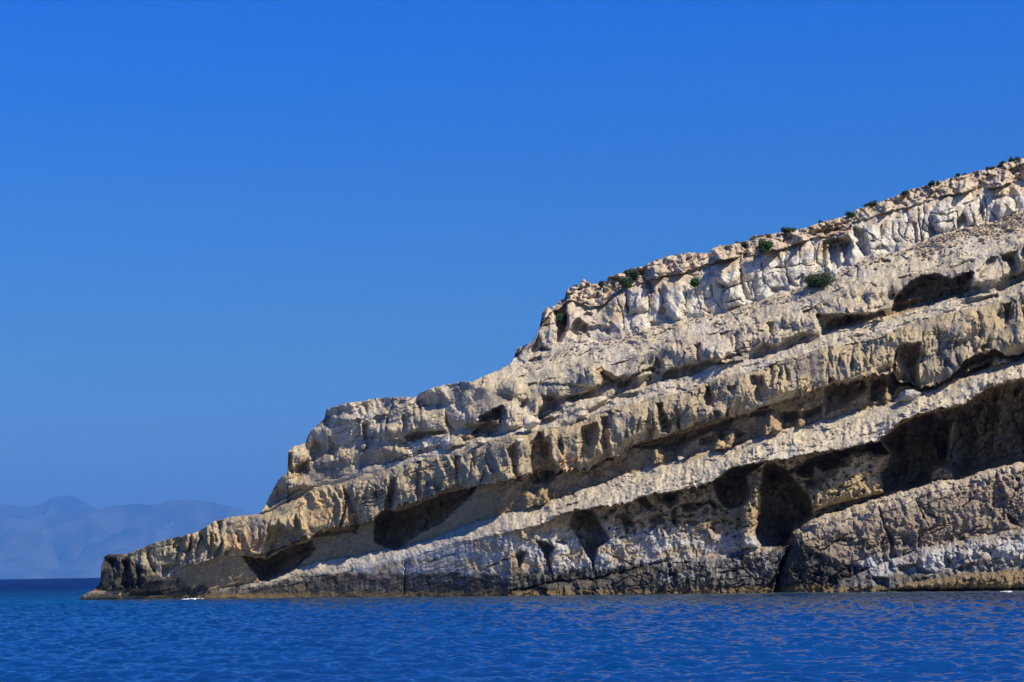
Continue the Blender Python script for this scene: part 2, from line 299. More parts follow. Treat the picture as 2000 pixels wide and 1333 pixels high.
# hollows traced from the photograph: crop origin and scale, depth in metres, outline
CR = {1: (100, 900, .3), 2: (450, 700, .375), 3: (900, 500, .3), 4: (1000, 850, .3), 5: (1400, 280, .3), 6: (1400, 550, .3), 7: (1400, 850, .3), 8: (0, 900, .25), 9: (1080, 520, .105), 10: (1560, 480, .105)}
HOL = [
 (1, 5, [(1240,620),(1400,640),(1550,560),(1700,520),(1720,580),(1650,650),(1560,730),(1420,790),(1360,790),(1330,740),(1290,690)]),
 (1, 2, [(1420,430),(1480,420),(1500,500),(1480,560),(1400,640),(1390,600)]),
 (1, 1.4, [(1590,340),(1620,400),(1640,500),(1560,560),(1540,500)]),
 (1, 1.6, [(1890,160),(1960,230),(1990,330),(2000,480),(1960,480),(1930,350)]),
 (1, 1.2, [(720,680),(830,670),(780,720),(715,775)]),
 (1, 1.2, [(630,570),(660,640),(690,740),(650,720),(610,640)]),
 (1, 1.3, [(460,640),(500,660),(520,850),(470,860),(455,760)]),
 (1, 1.6, [(500,885),(740,880),(700,845),(520,850)]),
 (1, 1.0, [(1075,390),(1110,390),(1100,490)]), (1, 1.0, [(945,440),(1000,450),(995,530),(950,490)]),
 (1, .8, [(885,470),(920,450),(915,520)]), (1, .8, [(1050,480),(1075,470),(1080,550)]), (1, .8, [(1010,560),(1040,560),(1035,610),(1015,600)]),
 (1, .8, [(540,690),(590,680),(600,740),(560,770)]), (1, .8, [(720,590),(735,590),(725,690),(715,660)]), (1, .7, [(835,480),(860,470),(845,550)]),
 (1, .8, [(1190,470),(1210,460),(1215,510),(1270,520),(1210,545)]), (1, .7, [(1240,570),(1300,600),(1400,620),(1290,622),(1245,610)]), (1, .7, [(1740,255),(1780,260),(1775,290),(1740,280)]),
 (1, .9, [(360,640),(420,620),(440,680),(440,740),(400,700)]),
 (2, 7, [(750,830),(800,780),(850,800),(900,790),(960,770),(1100,710),(1290,665),(1270,700),(1100,860),(1000,910),(930,950),(900,990),(850,1005),(750,960)]),
 (2, 2.2, [(830,640),(860,620),(870,700),(850,780),(790,830),(800,740)]),
 (2, 2.0, [(580,670),(620,720),(660,800),(680,860),(660,910),(640,900),(620,800),(590,740)]),
 (2, 1, [(350,820),(360,900),(320,940),(330,860)]),
 (2, 2.2, [(210,880),(270,870),(310,900),(300,980),(190,1030),(180,1000)]),
 (2, 1.2, [(490,880),(640,890),(630,910),(500,930),(430,930)]),
 (2, 1.8, [(335,560),(400,530),(420,590),(380,620),(335,650)]),
 (2, 1.0, [(298,480),(320,520),(330,600),(300,600)]),
 (2, 1.3, [(440,420),(500,460),(480,520),(430,550),(410,500)]),
 (2, 1.0, [(505,400),(540,440),(560,520),(530,540),(505,470)]),
 (2, 1.5, [(680,340),(715,340),(715,420),(690,430)]),
 (2, 1.0, [(690,240),(715,240),(715,300),(690,280)]),
 (2, .6, [(772,310),(785,310),(785,440),(825,550),(815,555),(776,450)]),
 (2, 1.0, [(890,290),(915,300),(910,390),(890,380)]),
 (2, 2.6, [(905,405),(960,385),(1130,375),(1120,400),(1050,408),(960,440),(920,440)]),
 (2, 1.0, [(960,480),(1080,450),(1130,450),(1120,480),(1000,495)]),
 (2, 1.2, [(1120,240),(1135,330),(1170,375),(1155,380),(1120,340)]),
 (2, 3.2, [(1280,310),(1420,240),(1440,380),(1380,420),(1260,400),(1250,390),(1340,330)]),
 (2, 1.2, [(1500,270),(1560,200),(1550,240),(1520,280)]),
 (2, .8, [(1200,410),(1240,410),(1240,440),(1210,445)]),
 (2, 1.4, [(970,580),(995,600),(985,660),(1000,720),(965,760),(965,650)]), (2, 1.4, [(1160,510),(1200,510),(1190,600),(1195,660),(1170,660)]),
 (2, .9, [(1085,640),(1110,670),(1100,690),(1080,680)]), (2, 1.7, [(1440,470),(1480,440),(1500,500),(1500,600),(1520,640),(1480,640),(1450,540)]),
 (2, 1.6, [(1560,430),(1600,400),(1600,640),(1560,640)]), (2, .9, [(1330,470),(1350,560),(1370,600),(1350,600),(1320,520)]),
 (2, .9, [(750,660),(770,660),(775,740),(750,730)]), (2, .8, [(1255,490),(1270,480),(1275,600),(1260,570)]), (2, .8, [(455,735),(475,740),(470,760),(455,755)]),
 (3, 1.5, [(370,990),(430,910),(440,950),(400,1000),(370,1005)]),
 (3, 2.5, [(90,1080),(290,980),(300,1010),(290,1150),(180,1190),(70,1190),(200,1080)]),
 (3, 2.2, [(520,1060),(650,1040),(600,1090),(500,1140),(500,1100)]),
 (3, 1.7, [(520,900),(680,920),(850,885),(640,985),(580,1010),(540,990)]),
 (3, 2.8, [(880,740),(910,720),(1000,780),(1100,780),(1240,720),(1310,740),(1290,780),(1200,760),(1100,850),(1040,870),(880,885)]),
 (3, 1.7, [(1270,650),(1320,690),(1330,760),(1290,770),(1250,720)]),
 (3, 1.4, [(820,1000),(900,960),(1000,900),(1150,890),(1150,930),(1000,960),(880,1040),(820,1060)]),
 (3, 1.7, [(1520,580),(1560,560),(1570,650),(1560,720),(1530,660)]),
 (3, 1.4, [(1780,510),(1810,530),(1800,600),(1830,650),(1790,660)]), (3, 1.4, [(1620,700),(1760,640),(1830,640),(1720,700),(1640,720)]),
 (3, .8, [(1455,600),(1490,600),(1480,640)]),
 (4, 3, [(110,50),(160,0),(170,-30),(220,20),(250,60),(260,140),(330,240),(240,325),(130,320),(110,200)]),
 (4, 1.5, [(290,60),(320,0),(330,60),(340,140),(310,120)]),
 (4, 2, [(430,0),(450,-50),(560,-90),(570,0),(520,150),(430,180)]),
 (3, 2.0, [(910,1050),(960,1040),(980,1100),(960,1130),(980,1300),(1000,1333),(930,1333),(900,1200)]),
 (3, .9, [(1080,1070),(1090,1200),(1070,1180)]),
 (3, 2.2, [(1270,950),(1310,960),(1330,1030),(1380,1080),(1360,1150),(1300,1150),(1280,1060)]),
 (3, 1.7, [(1210,1110),(1270,1120),(1250,1190),(1190,1200)]),
 (3, 1.0, [(1495,1010),(1530,1080),(1520,1100)]), (3, 2.4, [(1590,850),(1620,840),(1650,920),(1650,990),(1590,980),(1580,920)]),
 (3, 1.4, [(1640,1010),(1690,1010),(1680,1070),(1640,1060)]), (3, 1.7, [(1880,780),(1960,780),(1980,850),(1960,960),(1920,920)]), (3, 1.2, [(1730,840),(1790,850),(1780,900),(1750,920)]),
 (3, 2.8, [(1100,1240),(1400,1160),(1460,1150),(1800,1050),(1740,1110),(1560,1180),(1460,1250),(1450,1300),(1300,1270),(1180,1260)]),
 (3, 1.7, [(1880,1020),(2000,1000),(2000,1040),(1880,1050)]), (3, 1.7, [(1550,1190),(1740,1150),(1720,1200),(1610,1250),(1560,1230)]),
 (3, 2.6, [(600,360),(690,310),(700,480),(660,560),(600,590),(620,480)]), (3, 2.2, [(700,470),(760,400),(830,450),(840,540),(760,560),(690,520)]),
 (3, 2.2, [(460,590),(510,510),(520,590),(600,610),(440,665)]), (3, 1.2, [(350,620),(375,600),(370,680),(350,660)]),
 (3, 1.0, [(820,460),(900,450),(980,470),(970,520),(900,500)]), (3, 1.0, [(1230,430),(1310,430),(1300,460),(1230,465)]),
 (3, 1.3, [(1285,370),(1330,320),(1340,380),(1385,420),(1330,440),(1290,420)]), (3, .9, [(1650,150),(1720,210),(1700,215)]),
 (3, .9, [(1695,230),(1720,350),(1700,350)]), (3, .9, [(1210,180),(1230,230),(1280,230),(1240,245),(1210,230)]), (3, 1.0, [(1260,110),(1370,130),(1330,150),(1280,140)]),
 (3, 1.2, [(440,680),(530,650),(530,690),(440,725)]), (3, .9, [(1060,100),(1100,90),(1090,150),(1065,160)]),
 (4, 4.5, [(370,590),(400,480),(520,490),(570,560),(640,680),(560,740),(530,900),(520,840),(470,760),(440,690)]),
 (4, 3.2, [(150,680),(240,700),(280,730),(250,800),(265,920),(240,880),(200,780)]),
 (4, 2.4, [(20,780),(50,740),(100,770),(60,850),(40,870)]),
 (4, 1.2, [(280,690),(330,680),(365,700),(340,720),(290,715)]),
 (4, 1.2, [(570,530),(620,520),(610,555),(580,545)]), (4, 1.2, [(610,490),(680,490),(670,510),(620,510)]),
 (4, 1.8, [(695,520),(720,500),(760,530),(800,570),(800,600),(760,600),(750,660),(720,600)]),
 (4, 2.8, [(810,400),(870,400),(900,440),(920,470),(900,500),(830,470),(810,430)]),
 (4, 3.2, [(920,390),(1080,370),(1080,440),(1030,480),(960,440),(930,420)]),
 (4, 1.8, [(880,540),(960,510),(1000,560),(1000,590),(930,590),(890,580)]), (4, 1.8, [(1030,490),(1070,470),(1070,600),(1040,580)]),
 (4, 2.8, [(1090,450),(1200,440),(1310,420),(1340,480),(1320,500),(1280,450),(1190,500),(1110,500)]), (4, 1.2, [(1110,525),(1200,510),(1180,540),(1110,550)]),
 (4, 5.5, [(1310,300),(1430,210),(1640,180),(1530,260),(1540,330),(1560,400),(1500,460),(1400,490),(1330,400),(1310,340)]),
 (4, 9, [(1640,190),(1700,180),(1780,220),(1850,300),(1950,420),(1960,530),(1900,570),(1820,620),(1790,720),(1700,735),(1620,735),(1580,650),(1610,500),(1620,400),(1600,360),(1620,280)]),
 (4, 1.0, [(1280,590),(1310,600),(1340,650),(1310,640)]),
 (7, 10, [(1060,30),(1200,-75),(1300,-125),(1600,-195),(1750,-300),(2000,-365),(2700,-560),(3400,-700),(3400,200),(2500,220),(2000,200),(1900,200),(1700,250),(1540,300),(1535,250),(1480,212),(1440,218),(1395,250),(1400,320),(1250,352),(1090,375),(1060,250),(1110,200),(1130,120)]),
 (7, 4.5, [(440,250),(600,150),(830,90),(1050,40),(1130,120),(1030,140),(1000,120),(900,110),(830,150),(870,200),(760,220),(700,240),(640,200),(640,270),(560,280),(500,250)]),
 (7, 1.6, [(560,300),(640,280),(690,320),(680,360),(600,360)]),
 (7, 1.4, [(520,640),(540,600),(650,580),(640,650),(560,680),(530,660)]), (7, 1.0, [(800,690),(830,670),(910,670),(850,720)]),
 (7, 1.5, [(1040,430),(1080,600),(1120,700),(1120,815),(1180,800),(1150,660),(1100,600),(1060,480)]), (7, .8, [(1300,440),(1420,520),(1440,560),(1360,530)]),
 (7, 1.0, [(1820,240),(1870,350),(1900,430),(1880,480),(1780,480),(1780,300)]), (7, 1.8, [(1880,500),(1960,560),(1980,600),(1900,590)]),
 (7, .8, [(880,840),(930,850),(890,880)]), (7, 1.2, [(610,900),(700,890),(680,930),(630,930)]),
 (7, 1.8, [(450,740),(480,700),(500,720),(420,850),(360,1000),(290,1005),(360,930)]),
 (7, 1.6, [(1180,850),(1300,840),(1400,900),(1300,930),(1200,960),(1180,900)]), (7, 1.4, [(1010,920),(1120,930),(1120,1000),(1020,1000)]),
 (7, 1.2, [(1470,830),(1480,750),(1560,860),(1480,880)]), (7, 1.0, [(1560,880),(1600,830),(1680,830),(1640,910),(1580,930)]), (7, .8, [(1750,830),(1790,850),(1790,900),(1750,900)]),
 (7, .8, [(1540,760),(1590,770),(1620,850),(1560,840)]), (7, .8, [(1720,720),(1800,760),(1790,790),(1720,770)]),
 (5, 5.5, [(1130,1080),(1160,1000),(1240,910),(1330,860),(1440,850),(1530,880),(1650,830),(1680,840),(1660,900),(1640,970),(1540,1010),(1340,1070),(1200,1110),(1100,1130)]),
 (5, 3.2, [(640,1110),(780,1110),(980,1110),(1090,1080),(1100,1130),(880,1200),(680,1260),(650,1200)]),
 (5, 1.7, [(1560,1060),(1620,1010),(1830,980),(1830,1010),(1640,1080),(1560,1100)]),
 (5, 2, [(1690,890),(1690,830),(1780,740),(1830,740),(1800,800),(1720,860)]), (5, 2.2, [(1850,730),(1950,700),(1960,800),(1950,880),(1900,890),(1910,800),(1860,770)]),
 (5, 1.8, [(605,600),(640,570),(780,545),(810,560),(780,590),(700,610),(620,625)]),
 (5, 2.3, [(640,760),(685,640),(720,622),(860,600),(890,680),(850,790),(780,825),(640,845)]),
 (5, 1.7, [(880,540),(960,560),(990,640),(1000,720),(950,740),(900,660)]), (5, 1.0, [(1000,690),(1080,650),(1120,710),(1050,720)]), (5, 1.0, [(1270,510),(1300,520),(1310,640),(1290,650)]),
 (5, 1.5, [(1380,480),(1400,530),(1440,590),(1400,600),(1375,560)]), (5, 1.8, [(1560,560),(1560,500),(1610,450),(1640,520),(1610,530),(1570,570)]), (5, 1.4, [(1700,330),(1740,430),(1740,520),(1720,480)]),
 (5, 1.0, [(1780,420),(1830,490),(1820,500),(1790,470)]), (5, .8, [(1795,340),(1815,380),(1790,370)]),
 (5, 1.2, [(0,900),(50,930),(40,960),(0,930)]), (5, .8, [(28,1000),(45,1090),(30,1085)]), (5, 1.0, [(340,930),(460,940),(470,965),(350,990)]), (5, 1.0, [(450,860),(540,930),(480,950),(460,900)]),
 (5, 1.0, [(160,760),(170,900),(240,1030),(180,1040),(160,950)]), (5, 1.0, [(165,660),(200,650),(210,740),(170,760)]),
 (5, 1.2, [(110,1240),(140,1230),(130,1333),(110,1333)]), (5, 1.2, [(320,1170),(370,1160),(360,1240),(320,1300)]), (5, .8, [(540,1140),(555,1140),(560,1200),(540,1190)]),
 (6, 3.2, [(1150,480),(1170,430),(1210,400),(1330,400),(1310,560),(1330,700),(1250,680),(1190,680),(1150,740),(1110,730),(1130,620)]),
 (6, 2, [(1000,640),(1120,620),(1110,720),(1040,790),(1000,780)]), (6, 3.2, [(700,690),(760,650),(960,640),(980,700),(920,750),(850,810),(720,860),(690,800)]),
 (6, 2.6, [(400,850),(600,840),(690,800),(680,860),(560,920),(400,930)]), (6, 1.4, [(100,950),(180,990),(150,1040),(110,1010)]), (6, 1.6, [(0,960),(100,880),(120,890),(20,1040),(0,1050)]),
 (6, 1.6, [(200,860),(380,830),(320,870),(220,890)]), (6, 3.2, [(1580,600),(1700,560),(1810,500),(1790,560),(1600,640),(1575,640)]), (6, 1.5, [(1600,520),(1700,480),(1800,450),(1800,500),(1700,540),(1600,570)]),
 (6, 1.7, [(1860,150),(1920,130),(1920,180),(1900,280),(1870,310),(1870,220)]), (6, .9, [(1690,190),(1715,200),(1710,300),(1695,310)]),
 (6, 1.4, [(210,620),(300,610),(310,660),(290,720),(270,800),(240,760),(220,700)]), (6, .9, [(1040,570),(1090,540),(1140,560),(1120,620),(1040,620)]),
 (6, 1.6, [(722,620),(765,640),(725,690)]), (6, 1.0, [(1680,430),(1790,400),(1790,440),(1680,460)]), (6, .8, [(1830,370),(1890,400),(1870,430)]),
 (6, 1.2, [(120,330),(140,320),(130,470),(110,460)]), (6, 1.4, [(330,270),(370,290),(350,380),(320,430)]), (6, 1.0, [(230,270),(280,260),(270,310),(250,310)]),
 (6, .8, [(420,290),(460,300),(450,330),(420,330)]), (6, .8, [(540,220),(550,200),(560,260)]), (6, 1.0, [(630,240),(660,240),(650,300)]), (6, 1.2, [(520,390),(600,330),(650,350),(560,390)]),
 (9, 1.6, [(1330,110),(1360,60),(1440,160),(1400,260),(1340,240)]), (9, 1.6, [(1520,120),(1600,70),(1700,80),(1720,180),(1560,200),(1440,330),(1440,280)]), (9, 1.8, [(1690,200),(1860,330),(1900,480),(1820,530),(1760,440)]),
 (9, 1.2, [(1040,200),(1130,190),(1290,230),(1280,290),(1150,280),(1060,260)]), (9, 1.1, [(850,350),(900,310),(950,380),(980,480),(920,470)]), (9, 1.0, [(450,420),(490,400),(600,410),(560,440),(460,500)]),
 (9, 1.0, [(610,590),(690,590),(660,640),(610,620)]), (9, 1.0, [(880,650),(910,700),(900,750),(870,740)]), (9, 1.4, [(640,840),(740,880),(700,950),(560,960),(540,920)]), (9, 1.0, [(530,700),(600,680),(590,740),(540,720)]),
 (9, 1.5, [(1350,820),(1380,600),(1420,820),(1420,920)]),
 (9, 1.3, [(610,1130),(700,1110),(860,1170),(780,1240),(680,1260)]), (9, 1.3, [(880,1110),(1000,1130),(1080,1220),(1030,1310),(960,1240)]), (9, .9, [(690,1040),(760,1040),(770,1080),(700,1100)]),
 (10, 1.6, [(1510,220),(1700,290),(1680,360),(1560,390),(1540,320)]), (10, 1.2, [(820,500),(960,550),(990,500),(940,600),(850,560)]), (10, 1.3, [(1010,370),(1110,370),(1090,560),(1060,560),(1050,440)]),
 (10, 1.0, [(1310,680),(1440,730),(1430,780),(1350,740)]), (10, 1.0, [(420,1060),(590,1100),(570,1160),(440,1160)]), (10, 1.2, [(520,720),(600,640),(680,650),(600,730)]),
]
BUL = [
 (7, 2.5, [(560,440),(600,345),(680,290),(740,235),(830,160),(880,120),(1010,105),(1110,130),(1060,250),(1090,380),(1000,405),(830,440),(640,505)]),
 (5, 1.1, [(700,640),(735,640),(745,820),(700,830)]), (5, 1.2, [(775,630),(820,650),(835,780),(790,800)]), (5, 1.6, [(800,570),(880,570),(880,620),(830,680),(790,640)]),  # bosses that stand proud: crop, height in metres, outline
 (7, 2.6, [(1150,1010),(1180,970),(1400,940),(1600,900),(1800,890),(2000,875),(2600,860),(2600,1010)]),
 (7, 5.5, [(1425,955),(1500,985),(1515,905),(1565,905),(1550,990),(1515,1175)]) if False else (6, 9.5, [(1500,975),(1510,905),(1565,905),(1548,990),(1512,1175),(1490,1175),(1500,1050)]),
 (6, 9.0, [(1430,960),(1470,975),(1500,965),(1500,1000),(1450,1005)]),
 (6, 6.0, [(1450,1040),(1470,1050),(1478,1140),(1455,1130)]),
 (10, 1.3, [(1260,900),(1300,840),(1380,800),(1640,800),(1680,1060),(1560,1120),(1420,1150),(1300,1180),(1265,1030)]),
 (5, 1.2, [(1390,460),(1440,380),(1500,345),(1545,360),(1560,560),(1480,600),(1420,560)]), (5, 1.0, [(1600,440),(1650,390),(1700,410),(1710,540),(1640,540)]),
 (5, 1.1, [(1810,380),(1880,340),(1940,370),(1960,450),(1900,490),(1830,500)]), (5, .9, [(1810,300),(1850,260),(1900,300),(1890,345),(1820,340)]), (5, .9, [(1910,300),(1950,265),(1985,290),(1975,335),(1920,335)]),
 (5, 1.1, [(45,960),(150,910),(180,1050),(60,1080),(40,1030)]), (5, 1.0, [(1000,940),(1100,930),(1110,1040),(990,1070),(975,1000)]),
 (3, 1.2, [(1330,180),(1400,150),(1450,180),(1460,300),(1440,420),(1380,430),(1320,320)]), (3, 1.0, [(1080,220),(1140,195),(1210,210),(1210,350),(1090,370)]),
 (3, 1.2, [(1630,60),(1820,30),(1820,180),(1740,210),(1640,150)]), (3, 1.0, [(1710,210),(1820,185),(1850,320),(1720,350)]),
 (3, 1.4, [(430,830),(620,830),(860,860),(1050,790),(860,700),(700,790)]), (3, 1.2, [(1590,600),(1740,540),(1770,640),(1620,690)]),
 (2, .9, [(290,480),(330,450),(390,445),(380,560),(320,590)]), (2, .9, [(270,740),(290,670),(400,620),(440,660),(330,720)]),
 (2, .8, [(920,310),(1120,260),(1120,370),(960,385),(905,400)]),
 (8, .8, [(640,1060),(760,1010),(960,1010),(960,1085),(650,1085)]),
 (4, 2.2, [(1480,480),(1550,380),(1570,260),(1630,290),(1610,400),(1600,520),(1590,650),(1600,735),(1490,740)]),
]
CRK = [(5, .7, l) for l in ([(440,690),(445,800),(470,930)], [(340,820),(440,810),(540,790),(630,800)], [(540,640),(535,790)], [(440,710),(530,650),(620,625)], [(290,780),(300,880),(340,940)],
 [(610,640),(640,700),(635,800)], [(150,760),(155,920),(180,1040)], [(40,960),(150,915)], [(70,1040),(150,1010)], [(200,900),(240,1030)], [(970,570),(1060,640),(1120,700)],
 [(1070,540),(1070,620),(1000,640)], [(1140,520),(1145,620),(1180,640)], [(1180,520),(1190,600),(1240,640)], [(1230,430),(1250,510),(1220,600),(1270,650)], [(1310,420),(1320,560),(1340,640)],
 [(1390,450),(1500,470),(1560,440)], [(1430,520),(1550,500)], [(1560,440),(1570,560)], [(1600,400),(1660,380),(1700,340)], [(1660,440),(1680,530)], [(1810,345),(1890,345)],
 [(1740,350),(1760,420),(1750,520)], [(1930,340),(1950,420),(1940,460)], [(1480,350),(1400,420)], [(1350,400),(1340,560),(1380,580)], [(890,500),(900,640),(960,720)], [(0,770),(150,740),(165,660)], [(190,640),(300,600),(420,640),(500,600),(600,590)])]
CRK += [(3, .7, l) for l in ([(1080,250),(1085,385),(1210,370)], [(1210,190),(1240,350)], [(1450,200),(1470,250),(1455,340)], [(1530,240),(1560,340),(1620,370)], [(1580,200),(1590,280),(1640,270),(1620,180)],
 [(1640,270),(1700,350)], [(1720,300),(1820,285),(1850,320)], [(1700,210),(1820,185)], [(1820,20),(1825,190)], [(1830,170),(1900,160),(1920,290)], [(1390,100),(1520,130),(1600,80)],
 [(1290,220),(1320,300),(1290,380)], [(870,700),(880,885)], [(530,460),(620,440),(700,390)], [(540,350),(530,450)], [(1000,250),(1050,360),(1060,480)], [(770,740),(780,820)], [(800,740),(830,830)], [(1180,700),(1050,870)])]
CRK += [(6, .6, l) for l in ([(1000,430),(1000,530)], [(1340,330),(1350,480),(1310,560)], [(1440,300),(1450,450)], [(730,430),(725,620)], [(1700,190),(1700,320)])]
CRK += [(4, .7, l) for l in ([(1030,850),(1025,960)], [(1465,765),(1500,860),(1600,960)], [(360,790),(400,830),(390,850)], [(640,780),(780,840)])]
CRK += [(2, .6, l) for l in ([(910,1060),(905,1230)], [(1290,1080),(1300,1110),(1420,1050),(1480,1040)], [(1030,1060),(1170,1020)])]
CRK += [(7, .7, l) for l in ([(1900,200),(1960,300)], [(1300,430),(1360,560),(1400,650)], [(670,760),(760,700),(850,650)], [(1700,330),(1660,420),(1600,470)])]
def crop(c, pts):
    ox, oy, s = CR[c]; return [(ox + a * s, oy + b * s) for a, b in pts]

NX, NY = 1400, 600
X1, X2 = 152.0, 2330.0
xs = np.linspace(X1, X2, NX)
skx = ci(xs, SKY) + 1.6 * pn(xs / 9.0, 0 * xs, 3) + 0.9 * pn(xs / 3.5, 0 * xs, 4)
skx = np.minimum(skx, y_water(xs) - 0.5)
tt = np.linspace(0, 1, NY)[:, None]
PX = np.repeat(xs[None, :], NY, 0)
ksm = np.hanning(75); ksm /= ksm.sum(); skm = np.convolve(np.pad(skx, 37, 'edge'), ksm, 'valid')
wl = sstep(230, 330, xs); skm = skx * (1 - wl) + skm * wl
PY = y_water(xs)[None, :] * (1 - tt) + skm[None, :] * tt + (skx - skm)[None, :] * tt ** 4

def base_field(px, py):
    """setback (m) and bed index for every photo pixel"""
    wx = 5 * pn(px / 45, py / 45, 11) + 3.0 * pn(px / 16, py / 16, 12) + 1.3 * pn(px / 6, py / 6, 13)
    wy = 4.5 * pn(px / 105, py / 105, 28) + 4.0 * pn(px / 50, py / 50, 14) + 2.4 * pn(px / 15, py / 22, 15) + 1.2 * pn(px / 5, py / 7, 16)
    X = px + wx; Yp = py + wy
    drip = (7 * np.abs(pn(X / 15, py / 90, 17)) + 2.5 * pn(X / 6, py / 60, 18)) * (0.25 + sstep(-0.3, 0.4, pn(X / 60, py / 80, 19)))   # ragged hanging lips
    lo = np.maximum(y_water(X), Yp + 0.01)
    S = np.zeros(px.shape); band = np.full(px.shape, NI - 1, int); T = np.zeros(px.shape); H = np.ones(px.shape)
    done = np.zeros(px.shape, bool)
    for k, (nm, _, up, sb, st) in enumerate(IV):
        if up is None: u = np.full(px.shape, 0.0) + (ci(X, SKY) - 1.0)
        else:
            u = ci(X, up)
            if nm == 'hollowed_wall': u = u + np.where(X > 480, 1.5 * drip - 5 + 8 * pn(X / 75, 0 * X, 29), 0)
            if nm == 'cave_wall': u = u + np.where(X > 1050, 0.9 * drip - 3 + 4 * pn(X / 60, 0 * X + 9, 29), 0)
            if nm in ('fluted_cliff', 'rounded_cliff'): u = u + 0.10 * drip
        u = np.minimum(u, lo)
        here = (~done) & (Yp >= u)
        if k == NI - 1: here = ~done
        h = np.maximum(lo - u, 1.0); t = np.clip((lo - Yp) / h, 0, 1)
        a = ci(X, sb); b = ci(X, st)
        if nm in ('fluted_cliff', 'rounded_cliff', 'blocky_cliff', 'rock_ridge', 'shore_ridge', 'wave_cut_shelf'):
            v = a + (b - a) * t + 1.3 * np.exp(-(1 - t) * h / 9.0) * np.minimum(1, h / 25) + 0.3 * np.exp(-t * h / 12.0)
            if nm in ('rock_ridge', 'shore_ridge'): v = v + 2.0 * np.exp(-(1 - t) * h / 22.0) + 1.5 * sstep(1575, 1515, X) * (nm == 'rock_ridge')
            if nm == 'rounded_cliff': v = v + 0.6 * np.exp(-(1 - t) * h / 25.0) + 2.6 * sstep(0.36, 0.16, t + 0.12 * pn(X / 30, py / 40, 26)) * sstep(-0.35, 0.2, pn(X / 75, py / 200, 25)) * sstep(700, 900, X)
            if nm == 'fluted_cliff': v = v + 1.0 * sstep(0.25, 0.05, t) * sstep(-0.2, 0.3, pn(X / 60, py / 200, 27))
        elif nm in ('lower_terrace', 'middle_terrace', 'upper_slope'):
            v = a + (b - a) * t ** (1.45 if nm == 'lower_terrace' else 1.1)
            if nm == 'middle_terrace': v = v + 1.35 * (1 - t)
            if nm == 'upper_slope': v = v + 1.9 * (1 - t)
        elif nm == 'cave_wall':
            v = a + (b - a) * t
        else:
            v = a + (b - a) * t - 2.4 * sstep(0.0, 0.4, pn(X / 42, 0 * X + 3.3, 30)) * sstep(0.8, 0.2, t + 0.3 * pn(X / 15, py / 30, 31)) * sstep(900, 1050, X)
        S = np.where(here, v, S); band = np.where(here, k, band); T = np.where(here, t, T); H = np.where(here, h, H)
        done |= here
        lo = u
    return S, band, T, H, X, Yp

S, BAND, T, H, XW, YW = base_field(PX, PY)
nm2k = {iv[0]: i for i, iv in enumerate(IV)}
def bm(*names):
    m = np.zeros(PX.shape, bool)
    for q in names: m |= BAND == nm2k[q]
    return m
# hollows and bosses
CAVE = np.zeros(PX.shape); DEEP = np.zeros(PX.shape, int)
cx = PX + 2.2 * pn(PX / 12, PY / 12, 21) + 1.2 * pn(PX / 4.5, PY / 4.5, 22)
cy = PY + 2.2 * pn(PX / 12, PY / 12, 23) + 1.2 * pn(PX / 4.5, PY / 4.5, 24)
def apply_poly(poly, D, hollow, idx=0):
    P = np.array(poly); x0, y0 = P.min(0) - 4; x1, y1 = P.max(0) + 4
    c0, c1 = np.searchsorted(xs, [x0, x1])
    if c1 <= c0: return
    sub = (slice(None), slice(c0, c1))
    m = (PY[sub] > y0) & (PY[sub] < y1)
    ii = np.nonzero(m); jj = (ii[0], ii[1] + c0)
    if len(jj[0]) == 0: return
    qx, qy = cx[jj], cy[jj]
    sd = sdf_in(qx, qy, poly)
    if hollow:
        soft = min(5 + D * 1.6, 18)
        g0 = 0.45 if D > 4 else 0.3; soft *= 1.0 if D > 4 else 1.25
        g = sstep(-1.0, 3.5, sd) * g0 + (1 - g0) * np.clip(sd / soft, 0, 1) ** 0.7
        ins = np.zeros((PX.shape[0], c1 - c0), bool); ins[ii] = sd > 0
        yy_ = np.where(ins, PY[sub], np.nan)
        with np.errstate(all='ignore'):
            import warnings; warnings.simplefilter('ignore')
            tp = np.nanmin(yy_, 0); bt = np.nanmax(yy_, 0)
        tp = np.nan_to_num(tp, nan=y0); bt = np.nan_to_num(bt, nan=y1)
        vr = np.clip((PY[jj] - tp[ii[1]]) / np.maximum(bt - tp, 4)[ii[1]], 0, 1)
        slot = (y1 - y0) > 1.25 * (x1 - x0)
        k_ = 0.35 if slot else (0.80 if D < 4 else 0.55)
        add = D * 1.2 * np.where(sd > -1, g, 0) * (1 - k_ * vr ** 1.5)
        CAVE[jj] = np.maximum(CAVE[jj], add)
        if D >= 2.4: DEEP[jj] = np.where(sd > 0, idx, DEEP[jj])
    else:
        g = np.where(sd > 0, np.sqrt(np.clip(1 - (1 - np.clip(sd / 14, 0, 1)) ** 2, 0, 1)), 0)
        BOSS[jj] = np.maximum(BOSS[jj], D * g)
BOSS = np.zeros(PX.shape)
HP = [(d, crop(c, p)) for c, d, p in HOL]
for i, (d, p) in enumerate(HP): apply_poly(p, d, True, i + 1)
for c, d, p in BUL: apply_poly(crop(c, p), d, False)
S = S + CAVE - BOSS

_, _, gzp = unproj(PX, PY, 240.0 + S)
